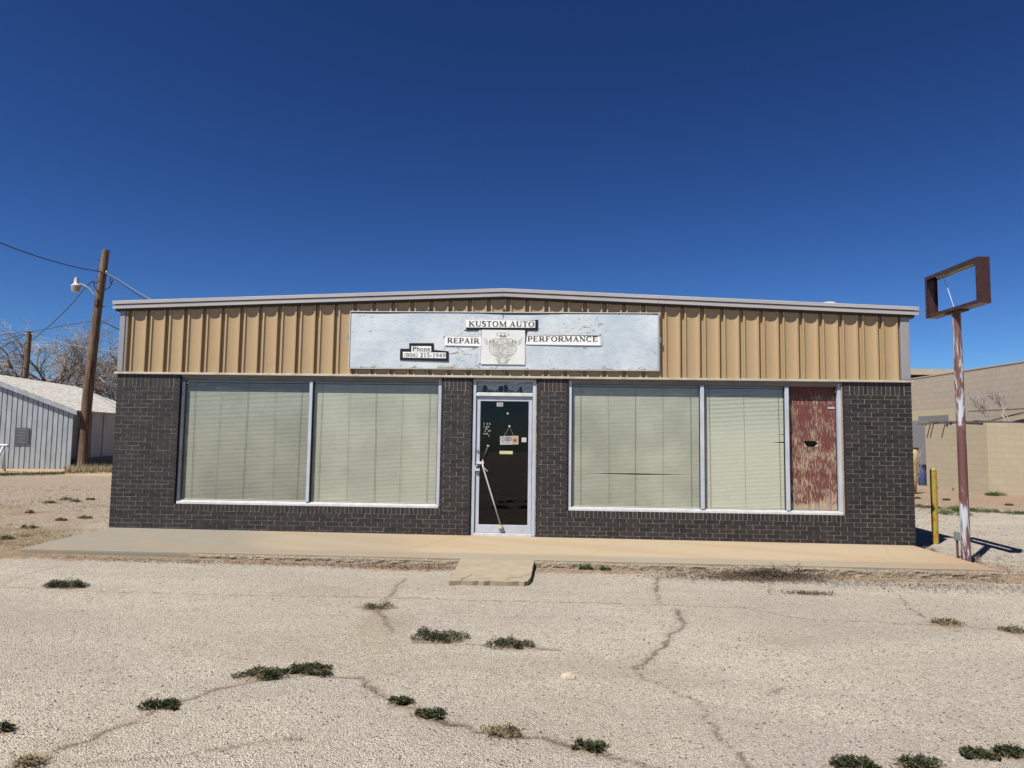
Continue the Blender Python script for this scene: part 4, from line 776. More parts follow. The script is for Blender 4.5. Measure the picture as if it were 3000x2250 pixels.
paper('grey_tape', [(5.80, 2.66), (5.84, 2.66), (5.84, 3.21), (6.56, 3.20), (6.56, 3.225), (5.80, 3.228)], 'tape_grey', YS+0.0010)
def banner(poly, s, box, name='banner', slope=0.0):
    p = paper(name, poly, 'paper', YS-0.0022); q = MB(); text(q, s, *box, YS-0.0034, slope=slope, bold=1.25 if s[0] in 'P(' and len(s) != 11 else 1.0); q.build('lettering', 'ink', p)
banner([(5.596, 3.228), (6.690, 3.232), (6.690, 3.344), (5.600, 3.348)], 'KUSTOM AUTO', (5.636, 6.678, 3.243, 3.330))
banner([(5.262, 2.938), (5.842, 2.930), (5.842, 3.078), (5.268, 3.082)], 'REPAIR', (5.302, 5.812, 2.977, 3.060), slope=-0.01)
banner([(6.545, 2.965), (7.716, 2.960), (7.712, 3.103), (6.562, 3.110)], 'PERFORMANCE', (6.568, 7.672, 3.014, 3.096), slope=0.006)
banner([(4.740, 2.832), (5.055, 2.836), (5.053, 2.924), (4.738, 2.922)], 'Phone', (4.756, 5.035, 2.848, 2.912))
banner([(4.608, 2.738), (5.289, 2.734), (5.287, 2.824), (4.605, 2.830)], '(806) 215-1949', (4.620, 5.280, 2.752, 2.815), slope=-0.006)
# engine print: u, v in 0..1 over the sheet
lg = paper('logo_sheet', [(5.842, 2.648), (6.536, 2.646), (6.530, 3.190), (5.848, 3.192)], 'sheet', YS-0.0026)
LX, LZ, LW, LH = 5.842, 2.648, 0.695, 0.54
def L(u, v): return (LX+LW*u, LZ+LH*v)
def lpoly(mb, uv, lay): mb.v += [(L(*a)[0], YS-0.0034-lay, L(*a)[1]) for a in uv]; i = len(mb.v)-len(uv); mb.tone += [0.5]*len(uv); mb.f.append(tuple(range(i, i+len(uv))))
def ell(u, v, ru, rv, n=28): return [(u+ru*math.cos(2*math.pi*i/n), v+rv*math.sin(2*math.pi*i/n)) for i in range(n)]
dark = MB(); lite = MB(); mid = MB()
lpoly(dark, ell(0.49, 0.93-0.055, 0.155, 0.062), 0); lpoly(dark, [(0.42, 0.80), (0.57, 0.80), (0.575, 0.845), (0.415, 0.845)], 0)
lpoly(dark, [(0.24, 0.60), (0.37, 0.69), (0.43, 0.78), (0.57, 0.78), (0.63, 0.69), (0.76, 0.60), (0.78, 0.52), (0.74, 0.46), (0.70, 0.24), (0.60, 0.20), (0.40, 0.20), (0.30, 0.24), (0.26, 0.46), (0.22, 0.52)], 0.00005)
lpoly(dark, [(0.355, 0.175), (0.635, 0.175), (0.635, 0.20), (0.355, 0.20)], 0.0001); lpoly(dark, [(0.325, 0.135), (0.67, 0.135), (0.67, 0.155), (0.325, 0.155)], 0); lpoly(dark, [(0.35, 0.135), (0.645, 0.135), (0.60, 0.015), (0.39, 0.015)], 0.0001)
for sgn in (1, -1):
    S_ = lambda p: (0.495+sgn*(p[0]-0.495), p[1])
    stroke(mid, [L(*S_(a)) for a in [(0.79, 0.68), (0.80, 0.50), (0.785, 0.40), (0.72, 0.28), (0.60, 0.20), (0.545, 0.17)]], [0.018]*6, YS-0.0036)
    for k in range(4): stroke(lite, [L(*S_(a)) for a in [(0.62, 0.49-k*0.055), (0.68, 0.475-k*0.055), (0.76, 0.52-k*0.055)]], [0.012]*3, YS-0.0038)
    for k in range(3): stroke(mid, [L(*S_(a)) for a in [(0.83, 0.60+k*0.05), (0.86, 0.575+k*0.05), (0.89, 0.62+k*0.055), (0.93+0.01*k, 0.66+k*0.06)]], [0.012, 0.016, 0.010, 0.003], YS-0.0036)
    stroke(mid, [L(*S_(a)) for a in arc(0.655, 0.68, 0.055, 0.07, 200, -20, 10)]+[L(*S_(a)) for a in arc(0.745, 0.655, 0.045, 0.06, 180, -40, 10)], [0.014]*22, YS-0.0036)
    lpoly(mid, [S_(a) for a in [(0.62, 0.62), (0.72, 0.70), (0.78, 0.64), (0.72, 0.60)]], 0.0001)
    stroke(lite, [L(*S_(a)) for a in [(0.60, 0.40), (0.585, 0.28), (0.52, 0.22), (0.50, 0.17)]], [0.007]*4, YS-0.0039)
for u in (0.405, 0.49, 0.575): lpoly(lite, ell(u, 0.872, 0.030, 0.040), 0.0004)
for u, v, r1, r2, r3 in ((0.545, 0.685, 0.032, 0.016, 0.0), (0.415, 0.63, 0.030, 0.018, 0.009), (0.555, 0.545, 0.027, 0.017, 0.009), (0.445, 0.405, 0.023, 0.013, 0.007), (0.555, 0.37, 0.045, 0.026, 0.015), (0.495, 0.115, 0.052, 0.022, 0.012)):
    lpoly(lite, ell(u, v, r1, r1*1.28), 0.0005)
    q2 = ell(u, v, r2, r2*1.28); lpoly(dark, q2, 0.0008)
    if r3: lpoly(lite, ell(u, v, r3, r3*1.28), 0.0011)
stroke(lite, [L(*a) for a in [(0.43, 0.43), (0.535, 0.575), (0.585, 0.53), (0.60, 0.38), (0.55, 0.30), (0.44, 0.375), (0.43, 0.43)]], [0.008]*7, YS-0.00385)
stroke(lite, [L(*a) for a in [(0.40, 0.66), (0.53, 0.725), (0.59, 0.69), (0.53, 0.645), (0.43, 0.595), (0.39, 0.62)]], [0.010]*6, YS-0.00385)
dark.build('engine_print', 'print_grey', lg); mid.build('engine_print', 'print_grey', lg); lite.build('engine_highlights', 'sheet', lg)
# ================================================================== ROOF VENT
v0 = fp(2427, 889, 2.2)
rv = empty('roof_vent', (v0.x, 2.2, v0.z-0.25), 'low round galvanised vent cap on the right roof slope', 'roof vent')
q = MB(); q.lathe((v0.x, 2.2, v0.z-0.30), [(0.09, 0.0), (0.09, 0.26)], 20); q.build('pipe', 'galvanised_pipe', rv, smooth=False)
q = MB(); q.lathe((v0.x, 2.2, v0.z-0.045), [(0.12, 0.0), (0.155, 0.012), (0.155, 0.028), (0.11, 0.060), (0.03, 0.072)], 24); smooth_angle(q.build('cap', 'roof_white', rv))
# ================================================================== PYLON SIGN
PX, PY = 12.755, -0.79; pb = float(gh(PX, PY))
ps = empty('pole_sign', (PX, PY, pb), 'empty brown box sign frame on a rusty white streaked steel pole', 'pole sign')
q = MB(); q.tube([(PX, PY, pb-0.25), (PX-0.004, PY, 1.5), (PX-0.015, PY, 3.385)], [0.060, 0.058, 0.056], 28); po = q.build('pole', 'rusty_pipe', ps, smooth=False); smooth_angle(po)
q = MB(); q.box(PX-0.09, PX+0.07, PY-0.17, PY+0.17, 3.386, 3.396); q.build('mounting_plate', 'rust', ps)
bx0, bx1, by0, by1, bz0, bz1 = 12.655, 12.812, -1.430, -0.185, 3.402, 4.035; T_ = 0.004; FL = 0.048
q = MB(); q.box(bx0, bx1, by0, by1, bz0, bz0+T_); q.box(bx0, bx1, by0, by1, bz1-T_, bz1); q.box(bx0, bx1, by0, by0+T_, bz0+T_, bz1-T_); q.box(bx0, bx1, by1-T_, by1, bz0+T_, bz1-T_)
for x in (bx0-0.003, bx1-0.001):
    a, b = x, x+0.004
    q.box(a, b, by0-0.002, by1+0.002, bz0-0.002, bz0+FL); q.box(a, b, by0-0.002, by1+0.002, bz1-FL, bz1+0.002); q.box(a, b, by0-0.002, by0+FL, bz0+FL, bz1-FL); q.box(a, b, by1-FL, by1+0.002, bz0+FL, bz1-FL)
q.build('frame', 'sign_brown', ps)
sc_ = MB()
for i in range(7):
    y = by0+0.02+i*(by1-by0-0.04)/6
    for z in (bz0+0.022, bz1-0.022): sc_.tube([(bx0-0.003, y, z), (bx0-0.009, y, z)], 0.006, 8)
for z in (bz0+0.18, bz0+0.42):
    for y in (by0+0.02, by1-0.02): sc_.tube([(bx0-0.003, y, z), (bx0-0.009, y, z)], 0.006, 8)
sc_.build('screws', 'screw', ps)
q = MB(); q.box(12.70, 12.77, by0+0.12, by1-0.20, bz1-0.045, bz1-0.006); q.build('light_fixture', 'lamp_white', ps, bevel=0.004)
for x in (12.705, 12.765): q = MB(); q.tube([(x, by0+0.15, bz1-0.062), (x, by1-0.24, bz1-0.062)], 0.013, 12); q.build('tube_lamp', 'lamp_white', ps, smooth=True)
q = MB(); q.tube([(12.735, by1-0.32, bz1-0.05), (12.735, by1-0.42, 3.80), (12.74, by1-0.48, 3.65), (12.74, PY+0.02, 3.40)], 0.005, 6); q.build('loose_cable', 'galvanised_pipe', ps)
# electrical stub
b0 = gp(2806, 1636); eb = empty('electrical_box', b0, 'small grey electrical box on a rusty conduit beside the rusty pole', 'electrical box')
q = MB(); q.tube([(b0.x, b0.y, b0.z-0.1), (b0.x, b0.y, b0.z+0.26)], 0.016, 10); q.build('conduit', 'rust', eb)
q = MB(); q.box(b0.x-0.035, b0.x+0.028, b0.y-0.03, b0.y+0.02, b0.z+0.26, b0.z+0.385); q.build('box', 'grey_box', eb, bevel=0.006)
# bollard
bo = Vector((13.360, 1.0, float(gh(13.37, 1.0)))); bl_ = empty('bollard', bo, 'yellow painted steel bollard with rust spots beside the brick corner', 'bollard')
q = MB(); q.lathe((bo.x, bo.y, bo.z-0.2), [(0.050, 0.0), (0.050, 1.40)], 24); smooth_angle(q.build('post', 'yellow_paint', bl_), 40)
q = MB(); q.lathe((bo.x, bo.y, bo.z+1.2003), [(0.050, 0.0), (0.047, 0.022), (0.033, 0.044), (0.010, 0.052)], 24); q.build('cap', 'yellow_paint', bl_, smooth=True)
# ================================================================== RIGHT BACKGROUND
lw = empty('block_wall', (22.5, 10, -0.12), 'tall tan painted concrete block wall with cream and grey patches', 'wall')
q = MB(); q.box(22.4, 22.6, 4.0, 34.0, -0.4, 4.13); q.build('blocks', 'block_wall', lw)
q = MB(); q.box(22.385, 22.615, 3.99, 34.01, 4.132, 4.175); q.build('coping', 'parapet_cream', lw)
bs = empty('block_shed', (21.7, 13.3, -0.12), 'low tan block shed with old boards lying on top, before the tall wall', 'block shed')
q = MB(); q.box(21.12, 21.32, 11.60, 15.05, -0.3, 2.17); q.box(21.3205, 22.399, 11.60, 11.80, -0.3, 2.17); q.box(21.3205, 22.399, 14.85, 15.05, -0.3, 2.17); q.build('block_walls', 'block_shed', bs)
q = MB()
for i in range(16):
    y = 11.7+i*0.22+rng.uniform(-0.05, 0.05); z = 2.185+(i % 3)*0.026; q.obox((21.75, y, z), (0.62+rng.uniform(-0.1, 0.05), 0.05*rng.uniform(-1, 1), 0.02*rng.uniform(-1, 1)), (0, 0.07, 0), (0, 0, 0.010))
for y in (15.3, 14.85, 14.65, 13.95): q.obox((21.02, y-0.15, 2.19), (0.10, 0, 0), (0, 0.022, 0), (0, 0, 0.028))
q.obox((21.17, 13.35, 2.20), (0.03, 1.6, 0.01), (0.05, 0, 0), (0, 0, 0.02)); q.obox((21.3, 13.6, 2.25), (0.12, 1.6, 0.03), (0.04, 0, 0), (0, 0, 0.012)); q.build('old_boards', 'plank', bs)
q = MB(); q.obox((22.2, 11.3, 2.62), (0.0, 2.9, 0.02), (0.02, 0, 0), (0, 0, 0.018)); tag(q.build('wooden_rail', 'plank'), 'thin bleached rail fixed level along the tall block wall', 'rail')
q = MB(); q.obox((22.3, 11.7, 2.50), (0.0, 1.7, -0.24), (0.02, 0, 0), (0, 0, 0.015)); tag(q.build('leaning_plank', 'plank'), 'thin plank leaning aslant over the low block enclosure', 'plank')
fb = empty('far_building', (32, 40, -0.12), 'distant cream flat roofed building showing above the block wall', 'building')
q = MB(); q.box(24, 52, 36, 50, -0.2, 5.8); q.build('wall', 'shed_side', fb); q = MB(); q.box(23.5, 52.5, 35.2, 50.5, 5.98, 6.36); q.build('parapet', 'parapet_cream', fb); q = MB(); q.box(23.8, 52.2, 35.6, 50.2, 5.8005, 5.9795); q.build('soffit', 'interior', fb)  # the soffit's near black paints in the shadow below the parapet
# barrel
B = Vector((21.72, 16.1, -0.12)); ba = empty('barrel', B, 'blue steel barrel standing against the grey block wall', 'barrel')
B.x = 21.56; ba.location = B; ba.matrix_world = Matrix.Translation(B)
q = MB(); q.lathe(B, [(0.145, 0), (0.15, 0.02), (0.15, 0.27), (0.158, 0.28), (0.150, 0.29), (0.150, 0.52), (0.158, 0.53), (0.15, 0.54), (0.15, 0.765), (0.157, 0.775), (0.14, 0.78)], 28); smooth_angle(q.build('drum', 'blue_paint', ba))
q = MB(); q.lathe(B+Vector((0, 0, 0.7805)), [(0.15, 0), (0.15, 0.012), (0.13, 0.016)], 28); q.build('rim', 'rust', ba)
yx = fp(2678, 1312, 11.5); yf = empty('yellow_funnel', (yx.x, 11.5, -0.12), 'tapered rusty yellow metal funnel standing behind the brick corner', 'funnel')
q = MB(); q.lathe((yx.x, 11.5, -0.12), [(0.035, 0), (0.05, 0.45), (0.085, 1.0), (0.118, yx.z+0.10)], 20); q.build('body', 'rusty_yellow', yf, smooth=True)
q = MB(); q.lathe((yx.x, 11.5, yx.z-0.018), [(0.135, 0), (0.135, 0.03)], 20); q.build('rim', 'rust', yf)
# ================================================================== LEFT BACKGROUND: metal shed
C0 = Vector((-12.9, 17.75)); TH = R(12.2); UU = Vector((-math.cos(TH), -math.sin(TH))); VV = Vector((-math.sin(TH), math.cos(TH)))
def SH(U, V_, z): p = C0+UU*U+VV*V_; return (p.x, p.y, z)
SLP = 0.385; UR = 4.05; HE = 2.36
ms = empty('metal_shed', SH(2, 0, -0.12), 'grey corrugated metal shed with a pale shingled roof left of the utility pole', 'shed')
q = MB(); U = 0.0
while U < 2*UR:
    h = lambda u_: HE+SLP*min(u_, 2*UR-u_)
    seg = [(0, 0.0), (0.030, 0.0), (0.040, -0.040), (0.085, -0.040), (0.095, 0.0), (0.198, 0.0)] if False else [(0, 0.0), (0.012, -0.030), (0.165, -0.030), (0.177, 0.0), (0.198, 0.0)]
    for (a, da), (b, db) in zip(seg[:-1], seg[1:]):
        u0, u1 = U+a, U+b; q.quad(SH(u1, db, -0.2), SH(u0, da, -0.2), SH(u0, da, h(u0)), SH(u1, db, h(u1)))
    U += 0.198
q.build('ribbed_wall', 'galvanised', ms)
q = MB(); LEN = 9.5
q.quad(SH(0.02, 0.03, -0.2), SH(0.02, LEN, -0.2), SH(0.02, LEN, HE-0.02), SH(0.02, 0.03, HE-0.02))
for k in range(3): q.obox(Vector(SH(-0.004, 0.55+k*1.3, 1.1)), Vector((*UU, 0))*0.012, Vector((*VV, 0))*0.02, (0, 0, 1.2))
q.build('side_wall', 'shed_side', ms); q = MB(); q.quad(SH(2*UR, 0.03, -0.2), SH(2*UR, LEN, -0.2), SH(2*UR, LEN, HE), SH(2*UR, 0.03, HE)); q.build('side_wall', 'shed_side', ms)
q = MB(); q.quad(SH(-0.015, 0.0, -0.18), SH(-0.015, LEN, -0.18), SH(-0.015, LEN, 0.32), SH(-0.015, 0.0, 0.32)); q.build('base_board', 'gasket_shade_black', ms)
LR = math.hypot(UR+0.18, SLP*(UR+0.18))
for side in (0, 1):
    e0 = -0.16 if side == 0 else 2*UR+0.16; rf = MB()
    n_ = 1
    rf.v = [(0, 0, 0), (LR, 0, 0), (LR, LEN+0.3, 0), (0, LEN+0.3, 0), (0, 0, -0.04), (LR, 0, -0.04), (LR, LEN+0.3, -0.04), (0, LEN+0.3, -0.04)]; rf.tone = [0.5]*8
    rf.f = [(0, 1, 2, 3), (7, 6, 5, 4), (0, 4, 5, 1), (1, 5, 6, 2), (2, 6, 7, 3), (3, 7, 4, 0)]
    o = rf.build('roof', 'shed_roof', None)
    ux = (Vector((*UU, 0))*(1 if side == 0 else -1)+Vector((0, 0, SLP))).normalized(); vy = Vector((*VV, 0)); nz_ = ux.cross(vy)
    M = Matrix((ux, vy, nz_)).transposed().to_4x4(); M.translation = Vector(SH(e0, -0.12, HE-SLP*0.16+0.035)); o.matrix_world = M; o.parent = ms; o.matrix_parent_inverse = ms.matrix_world.inverted(); o.matrix_world = M
q = MB()
for side in (0, 1):
    f_ = (lambda u_: u_) if side == 0 else (lambda u_: 2*UR-u_)
    a0, a1 = -0.17, UR
    P = [SH(f_(a0), -0.15, HE+SLP*a0-0.13), SH(f_(a1), -0.15, HE+SLP*a1-0.13), SH(f_(a1), -0.15, HE+SLP*a1+0.05), SH(f_(a0), -0.15, HE+SLP*a0+0.05)]
    Q_ = [SH(f_(a0), -0.125, HE+SLP*a0-0.13), SH(f_(a1), -0.125, HE+SLP*a1-0.13), SH(f_(a1), -0.125, HE+SLP*a1+0.05), SH(f_(a0), -0.125, HE+SLP*a0+0.05)]
    T2 = [SH(f_(a0), 0.04, HE+SLP*a0+0.046), SH(f_(a1), 0.04, HE+SLP*a1+0.046)]
    q.quad(*P); q.quad(*Q_); q.quad(P[0], P[1], Q_[1], Q_[0]); q.quad(P[3], P[2], T2[1], T2[0])
q.build('rake_trim', 'galvanised', ms)
q = MB()
for k in range(15):  # dark teeth stand in for the sawtooth shadow along the ridge
    v_ = 0.05+k*0.62; f_ = lambda u_, d_=0.05: HE+SLP*u_+d_
    q.quad(SH(UR+0.02, v_, f_(UR, 0.09)), SH(UR+0.02, v_+0.60, f_(UR, 0.09)), SH(UR-0.42, v_+0.60, f_(UR-0.42, 0.07)), SH(UR-0.08, v_, f_(UR-0.08, 0.07)))
    q.quad(SH(UR-0.08, v_, f_(UR-0.08, 0.07)), SH(UR-0.42, v_+0.60, f_(UR-0.42, 0.07)), SH(UR-0.42, v_+0.60, f_(UR-0.42, 0.045)), SH(UR-0.08, v_, f_(UR-0.08, 0.045)))
q.obox(SH(UR, LEN/2, HE+SLP*UR+0.075), Vector((*VV, 0))*(LEN/2), Vector((*UU, 0))*0.03, (0, 0, 0.014)); q.build('ridge_cap_shadow', 'gasket_shade_black', ms)
pc = fp(64, 1278, 17.1); px0 = fp(46, 1254, 17.1); px1 = fp(83, 1301, 17.1)
wp = empty('wall_plaque', SH(1.86, -0.05, 1.0), 'dark grey metal plate with faded lettering on the ribbed shed wall', 'plaque')
q = MB(); q.v = []; ctr = Vector(SH(1.905, -0.06, 1.245)); q.obox(ctr, Vector((*UU, 0))*0.27, Vector((*VV, 0))*0.012, (0, 0, 0.345)); q.build('plate', 'grey_panel', wp)
q = MB()
for k in range(5): q.obox(ctr+Vector((*VV, 0))*-0.0125+Vector((0, 0, 0.28-0.13*k)), Vector((*UU, 0))*(0.16-0.02*(k % 2)), Vector((*VV, 0))*0.001, (0, 0, 0.012))
q.build('faded_marks', 'grey_box', wp)
# pipe stand at the frame edge
s0 = gp(2, 1382); sw = empty('pipe_stand', s0, 'bluish grey steel pipe sawhorse leaning by the ribbed shed at the picture edge', 'sawhorse')
q = MB(); c_ = Vector((s0.x, s0.y, s0.z)); q.tube([c_+Vector((-1.5, 0, 1.02)), c_+Vector((0.18, 0, 1.02)), c_+Vector((0.24, 0, 0.98))], 0.05, 10); q.build('top_rail', 'galvanised_pipe', sw, smooth=True)
for dx, dy in ((-0.12, -0.35), (-0.12, 0.35), (-1.3, -0.35), (-1.3, 0.35)): q = MB(); q.tube([c_+Vector((0.05 if dx > -1 else -1.2, 0, 1.0)), c_+Vector((dx, dy, -0.02))], 0.042, 10); q.build('leg', 'galvanised_pipe', sw, smooth=True)
# utility poles and lamp
up = empty('utility_pole', (-12.66, 18.1, -0.12), 'thick brown leaning utility pole nearest the shop, carrying the lamp', 'utility pole', 'wooden poles')
q = MB(); pt = [Vector((-12.68, 18.1, -0.5)), Vector((-12.62, 18.15, 3.0)), Vector((-12.50, 18.25, 6.5)), Vector((-12.39, 18.44, 9.5))]; q.tube(pt, [0.235, 0.205, 0.175, 0.150], 22); smooth_angle(q.build('shaft', 'pole_wood', up))
q = MB()
for z, dx in ((8.6, -0.20), (7.95, 0.2), (6.95, 0.22), (9.0, -0.17), (8.25, -0.2)): q.obox((-12.45+dx*0.9, 18.3, z), (0.06, 0, 0), (0, 0.02, 0), (0, 0, 0.022))
q.build('hardware', 'rust', up)
q = MB(); q.lathe((-12.17, 18.25, 8.40), [(0.03, 0), (0.06, 0.02), (0.04, 0.05), (0.06, 0.08), (0.05, 0.12)], 12); q.build('insulator', 'white_plastic', up)
lp = fp(223, 835, 18.2); la = empty('security_lamp', lp, 'cream bowl security lamp on a curved arm of the brown pole', 'lamp')
a_ = [fp(232, 831, 18.2), fp(247, 836, 18.2), fp(262, 846, 18.2), fp(275, 862, 18.2), fp(284, 880, 18.2)]; q = MB(); q.tube(a_, 0.035, 10); q.build('arm', 'grey_box', la, smooth=True)
q = MB(); q.lathe((lp.x, lp.y, lp.z-0.02), [(0.20, -0.04), (0.20, 0.0), (0.12, 0.06), (0.095, 0.10), (0.085, 0.30), (0.055, 0.30), (0.05, 0.37), (0.02, 0.38)], 22); smooth_angle(q.build('housing', 'galvanised_pipe', la))
q = MB(); q.lathe((lp.x, lp.y, lp.z-0.0605), [(0.198, 0.0), (0.155, -0.24), (0.06, -0.255)], 22); smooth_angle(q.build('lens', 'glass_lens', la))
q = MB(); q.obox(fp(283, 885, 18.1), (0.06, 0, 0), (0, 0.05, 0), (0, 0, 0.13)); q.build('bracket', 'rust', la)
p2 = fp(86, 972, 30.0); u2 = empty('utility_pole', (p2.x, 30, -0.12), 'thin reddish brown utility pole standing behind the metal shed roof', 'utility pole', 'wooden poles')
q = MB(); q.tube([(p2.x-0.15, 30, -0.5), (p2.x, 30, p2.z)], [0.175, 0.150], 18); smooth_angle(q.build('shaft', 'pole_wood', u2))
for dx in (-0.2, 0.2): q = MB(); q.lathe((p2.x+dx, 30, p2.z-0.16), [(0.03, 0), (0.07, 0.03), (0.04, 0.07), (0.06, 0.1)], 12); q.build('insulator', 'white_plastic', u2)
def wire(pts, r, label, sag=0.0, mat='wire', n=14):
    P = []
    for a, b in zip(pts[:-1], pts[1:]):
        for i in range(n): t_ = i/n; p = a.lerp(b, t_); P.append(p-Vector((0, 0, sag*4*t_*(1-t_))))
    P.append(pts[-1]); q = MB(); q.tube(P, r, 6); return tag(q.build('overhead_wire', mat), label, 'wire', 'overhead wires')
wire([fp(300, 797, 18.3), fp(-160, 640, 10)], 0.020, 'thick wire rising from the pole top to the upper left', 0.25)
wire([fp(310, 798, 18.3), fp(345, 822, 16), fp(452, 893, 8)], 0.018, 'lower black service cable from the brown pole down to the shop roof', 0.03)
wire([fp(310, 798, 18.3), fp(345, 818, 16), fp(470, 893, 8)], 0.013, 'upper bright twisted cable from the brown pole down to the shop roof', 0.02, 'grey_box')
wire([fp(292, 822, 18.2), fp(283, 829, 18.2), fp(272, 823, 18.2), fp(262, 831, 18.3), fp(199, 903, 22), fp(155, 946, 25), fp(94, 997, 28), fp(-60, 1083, 32)], 0.022, 'dark cable curving from behind the lamp arm down to the lower left', 0.0, n=5)
wire([fp(274, 940, 18.2), fp(240, 945, 21), fp(92, 972, 30)], 0.016, 'nearly level wire between the brown pole and the thin pole', 0.0)
wire([fp(296, 940, 18.2), fp(352, 967, 9), fp(420, 996, 6)], 0.022, 'short dark wire from the brown pole to the shop corner post', 0.0)
wire([fp(95, 975, 30), fp(120, 986, 28), fp(200, 1009, 24), fp(262, 1020, 20), fp(360, 1034, 14)], 0.016, 'low pale wire crossing the bare trees behind the brown pole', 0.0, 'grey_box')
wire([fp(82, 973, 30), fp(-60, 1012, 40)], 0.022, 'lower wire running left from the thin pole top', 0.1); wire([fp(82, 975, 30), fp(40, 1000, 36), fp(-60, 1050, 45)], 0.026, 'lowest wire dipping left from the thin pole among branches', 0.0); wire([fp(84, 970, 30), fp(-60, 990, 40)], 0.016, 'topmost wire running left from the thin pole', 0.0)
lo = [fp(262+q_[0], 828+q_[1], 18.1) for q_ in ((11, -5), (14, 2), (14, 12), (20, 20), (28, 23), (42, 23), (58, 14), (64, 4), (68, -8), (62, -14), (60, -4), (66, 5))]
q = MB(); q.tube(lo, 0.022, 6); tag(q.build('cable_loop', 'wire'), 'slack black cable coiled round the brown pole above the lamp arm', 'cable')
# bare trees
def tree(name, x, y, h, spread, label, seed, stems=4, lean=0.0):
    r = random.Random(seed); base = Vector((x, y, -0.12)); e = empty(name, base, label, 'tree', 'bare trees behind the metal shed'); lim = MB(); tw_ = MB()
    def grow(p, d, ln, rad, lev):
        pts = [p]; n_ = 5 if lev < 3 else 4; dd = d.copy()
        for i in range(n_):
            dd = (dd+Vector((r.uniform(-1, 1), r.uniform(-1, 1), r.uniform(-0.75, 0.8)))*(0.20 if lev < 2 else 0.30)).normalized()
            if lev > 2: dd = (dd+Vector((0, 0, -0.07))).normalized()
            pts.append(pts[-1]+dd*ln/n_)
        rr = [rad*(1-0.45*i/n_) for i in range(n_+1)]
        (lim if lev < 3 else tw_).tube(pts, rr, (8, 7, 5, 4, 3, 3)[min(lev, 5)], cap=lev < 2)
        if lev >= 5: return
        kids = (3, 4, 5, 5, 5)[lev]
        for k in range(kids):
            i = r.randint(1 if lev else 2, n_); q_ = pts[i] if k else pts[-1]; out = Vector((q_.x-x, q_.y-y, 0)); out = out.normalized() if out.length > 0.2 else Vector((r.uniform(-1, 1), r.uniform(-1, 1), 0))
            nd = (dd*0.7+Vector((r.uniform(-1, 1), r.uniform(-1, 1), r.uniform(-0.45, 0.8)))*0.85+out*0.30).normalized()
            grow(q_, nd, ln*r.uniform(0.52, 0.78), max(rad*r.uniform(0.42, 0.58), 0.0062), lev+1)
    for s_ in range(stems):
        a = 2*math.pi*s_/stems+r.uniform(-0.3, 0.3); d = Vector((math.cos(a)*spread+lean, math.sin(a)*spread*0.7, 1)).normalized()
        grow(base+Vector((math.cos(a)*0.15, math.sin(a)*0.15, 0)), d, h*0.42, 0.24*h/10, 0)
    lim.build('trunk', 'bark', e, smooth=True); tw_.build('crown', 'twig', e)
tree('bare_tree', -38.5, 44, 12.2, 0.42, 'leftmost bare grey tree cut by the picture edge behind the shed', 5, 4)
tree('bare_tree', -33.6, 45, 12.0, 0.42, 'middle bare tree, the fullest, between the two wooden poles', 12, 5, 0.05)
tree('bare_tree', -29.3, 46, 9.3, 0.5, 'rightmost low bare tree right behind the thick brown pole', 23, 3, 0.25)
# ================================================================== PLANTS AND LITTER
def leaf(mb, p, d, n_, ln, wd):
    s_ = d.cross(n_).normalized()*wd/2; mb.quad(p, p+d*ln*0.5+s_, p+d*ln, p+d*ln*0.5-s_)
def zg(x, y): return float(gh(x, y))
def weed(c, rx, ry, hgt, kind, seed, label, group, dens=1.0, name='weed_clump', bright=False):
    r = random.Random(seed); e = empty(name, c, label, 'weed', group); mb = MB(); dry = MB()
    n_ = int(dens*{'g': 2300, 'm': 1500, 'd': 480}[kind]*max(0.35, min(1.6, rx/0.16)))
    lobes = [(r.uniform(-0.85, 0.85), r.uniform(-0.7, 0.7), r.uniform(0.14, 0.50)) for _ in range(13)]; lh = [r.uniform(0.5, 1.25) for _ in range(13)]
    for i in range(n_):
        li_ = r.randrange(13); lx, ly, lr = lobes[li_]; a = r.uniform(0, 2*math.pi); q_ = lr*math.sqrt(r.random()); ux, uy = lx+q_*math.cos(a), ly+q_*math.sin(a)
        k = max(0.0, 1-(ux*ux+uy*uy)*0.6); x, y = c[0]+ux*rx, c[1]+uy*ry; z = zg(x, y)+0.008+r.random()*hgt*(0.25+0.75*k)*(1-q_/lr*0.6)*lh[li_]*1.15
        b_ = r.uniform(0, 2*math.pi); d = Vector((math.cos(b_), math.sin(b_), r.uniform(-0.1, 0.9))).normalized(); nn = Vector((r.uniform(-1, 1), r.uniform(-1, 1), 1)).normalized()
        leaf(mb, Vector((x, y, z)), d, nn, r.uniform(0.012, 0.024), r.uniform(0.005, 0.010))
    nd = {'g': 40, 'm': 110, 'd': 200}[kind]
    for i in range(nd):
        a = r.uniform(0, 2*math.pi); q_ = r.random()**0.6; x, y = c[0]+q_*rx*1.1*math.cos(a), c[1]+q_*ry*1.1*math.sin(a); b_ = r.uniform(0, 2*math.pi); l_ = r.uniform(0.04, 0.11)
        p0 = Vector((x, y, zg(x, y)+0.004)); d = Vector((math.cos(b_), math.sin(b_), r.uniform(0.15, 0.9))).normalized(); s_ = Vector((-d.y, d.x, 0))*0.0018
        p1 = p0+d*l_*0.6; p2_ = p0+Vector((d.x, d.y, d.z*0.6))*l_; dry.quad(p0-s_, p0+s_, p1+s_, p1-s_); dry.tri(p1-s_, p1+s_, p2_)
    mb.build('leaves', 'weed_leaf_bright' if bright else 'weed_leaf', e); dry.build('dry_stems', 'dry_grass', e)
